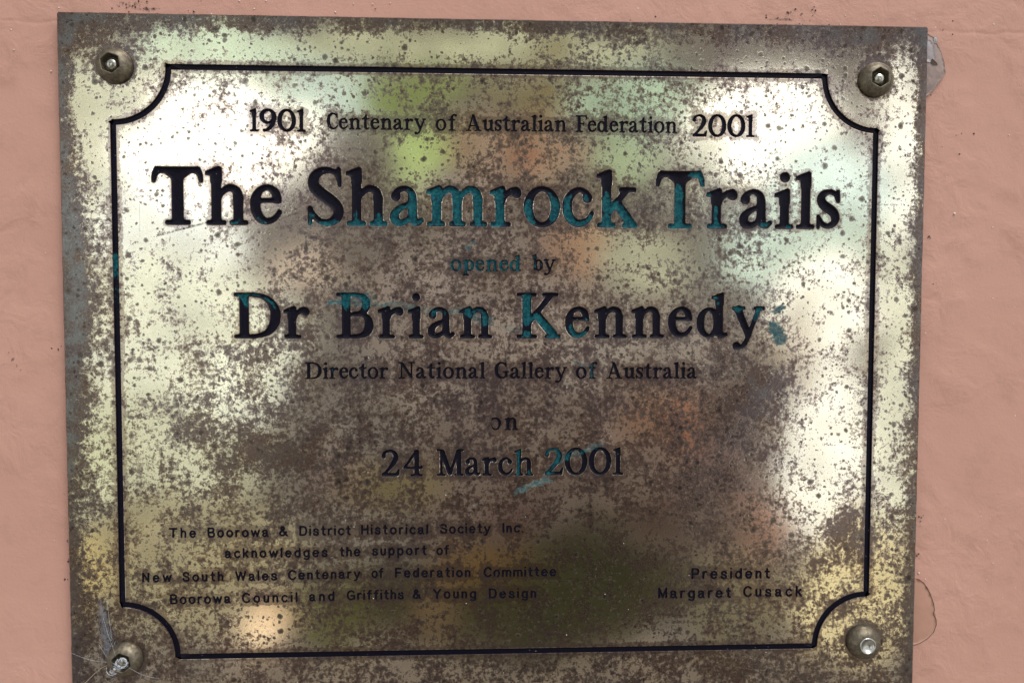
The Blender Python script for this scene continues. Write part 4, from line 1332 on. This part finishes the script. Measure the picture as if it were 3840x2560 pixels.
# cobweb on the lower left screw
web = empty('cobweb', (-133 * MM, 0, -98 * MM))
tag(web, 'dusty grey cobweb with a white tuft stuck on the lower left screw', 'cobweb')
off = np.array([-133.0, 0.0, -98.0])
V, F = [], []
for k in range(170):
    t0 = random.random() ** .8
    s0 = np.array([-138.3, -.15, -85.0]); s1 = np.array([-134.2, -3.0, -101.6])
    p = s0 + (s1 - s0) * t0 + np.array([random.gauss(0, .5 + 1.1 * t0), 0, random.gauss(0, 1.0)])
    q = p + np.array([random.gauss(.5, 1.0), 0, random.gauss(-3.2, 1.6)])
    p[1] = -.05 - abs(random.gauss(0, .3 + 1.3 * t0)); q[1] = -.05 - abs(random.gauss(0, .3 + 1.5 * t0))
    mid = (p + q) / 2 + np.array([random.gauss(0, .35), random.gauss(0, .15), random.gauss(0, .35)])
    mid[1] = min(mid[1], -.03)
    tube_mesh(V, F, [p - off, mid - off, q - off], random.uniform(.03, .075), n=4)
mesh_obj('dusty_strands', np.array(V) * MM, F, M_WEB, web)
V, F = slab([(-140.2, -80.0), (-137.0, -78.0), (-135.4, -85.0), (-135.6, -89.0), (-134.2, -93.0), (-133.4, -97.0), (-133.4, -100.4), (-134.8, -104.0), (-138.0, -102.5), (-138.9, -97.0), (-139.4, -90.0)], -.06, .05, .9, .7, .3)
mesh_obj('dust_film', (V - off) * MM, F, M_FILM, web, attrs={'inward': slab.edge})
V, F = [], []
for k in range(210):
    if random.random() < .5:
        c = np.array([-129.9, -4.15, -101.0]); r = random.gauss(1.75, .22); spread = 0.45
    else:
        c = np.array([-132.9, -3.4, -103.6]); r = abs(random.gauss(0, 1.15)); spread = 1.6
    a = random.uniform(0, 2 * math.pi)
    a2 = a + random.gauss(0, spread)
    p = c + np.array([r * math.cos(a), random.gauss(0, .16), r * .85 * math.sin(a)])
    q = c + np.array([r * 1.05 * math.cos(a2), random.gauss(0, .16), r * .9 * math.sin(a2)])
    m = (p + q) / 2 + np.array([random.gauss(0, .12), random.gauss(0, .12), random.gauss(0, .12)])
    if r > 1.2:
        am = (a + a2) / 2
        m = c + np.array([r * math.cos(am), random.gauss(0, .16), r * .85 * math.sin(am)])
    tube_mesh(V, F, [p - off, m - off, q - off], random.uniform(.04, .10), n=4)
for a_, b_ in (((-138.2, -.4, -84.0), (-131.8, -4.0, -98.6)), ((-139.2, -.3, -96.0), (-132.4, -3.9, -101.6)), ((-136.2, -.3, -80.0), (-134.0, -1.2, -97.0)), ((-148.6, -.05, -99.0), (-135.2, -2.2, -101.5)), ((-127.5, -4.2, -102.6), (-119.0, -.1, -108.5))):
    a_, b_ = np.array(a_), np.array(b_)
    tube_mesh(V, F, [a_ + (b_ - a_) * t + np.array([0, 0, -.8 * math.sin(math.pi * t)]) - off for t in (0, .25, .5, .75, 1.0)], .03, n=4)
mesh_obj('white_tuft', np.array(V) * MM, F, M_WEBW, web)

V, F = [], []
tube_mesh(V, F, [(-146.6, -.3, -112.4), (-144.0, -.35, -109.4), (-140.8, -.4, -106.2), (-138.6, -.55, -104.4), (-136.2, -.8, -103.0), (-134.4, -1.2, -102.2)], .14, .07, 6)
o = mesh_obj('straw', np.array(V) * MM, F, M_STRAW)
tag(o, 'thin pale straw lying over the lower left corner of the plaque', 'straw')

# loose specks on the wall: dust and dirt
def specks(name, spots, mat, label, flat=.5):
    V, F = [], []
    for (x, z, r, y) in spots:
        b = len(V)
        n = 7
        ph = random.uniform(0, 6)
        for h, k in ((0.12, 1.0), (-.25, .8)):
            for i in range(n):
                a = 2 * math.pi * i / n + ph
                rr = r * k * random.uniform(.7, 1.2)
                V.append((x + rr * math.cos(a), y + h * r * 2 * flat, z + rr * math.sin(a)))
        V.append((x, y - r * .45, z))
        for i in range(n):
            j = (i + 1) % n
            F.append([b + i, b + j, b + n + j, b + n + i]); F.append([b + n + i, b + n + j, b + 2 * n])
    o = mesh_obj(name, np.array(V) * MM, F, mat)
    tag(o, label, None, kind='stuff')
    return o
wall_spots = []
for k in range(95):
    side = random.random()
    if side < .45:
        x, z = random.uniform(152, 190), random.uniform(-118, 124)
    elif side < .72:
        x, z = random.uniform(-168, -151), random.uniform(-118, 124)
    else:
        x, z = random.uniform(-168, 190), random.uniform(119.4, 125)
    wall_spots.append((x, z, random.uniform(.10, .32) * (1.5 if random.random() < .1 else 1), 3.25))
specks('pale_specks', wall_spots, M_DUST, 'pale paint specks scattered on the pink wall')
dark = [(x + random.gauss(0, s), z + random.gauss(0, s * .5), random.uniform(.12, .38), 3.2) for (x, z, s, n) in DIRT for k in range(n)]
dark = [d for d in dark if not (PL - .3 < d[0] < PR + .3 and d[1] < PT + .3)]
specks('dirt_specks', dark, M_DIRT, 'dark dirt specks along the edges of the plaque')
plate_spots = [(random.uniform(-125, 125), random.uniform(-112, 100), random.uniform(.10, .22), -.02) for k in range(60)]
plate_spots = [p for p, d in zip(plate_spots, letter_distance(np.array([(q[0], q[1]) for q in plate_spots]))) if d > .5 and abs(border_sd(np.array([[p[0], p[1]]]))[0]) > .6]
specks('dust_specks', plate_spots, simple('white_dust', (.7, .7, .68), .7), 'white dust specks on the brass face')
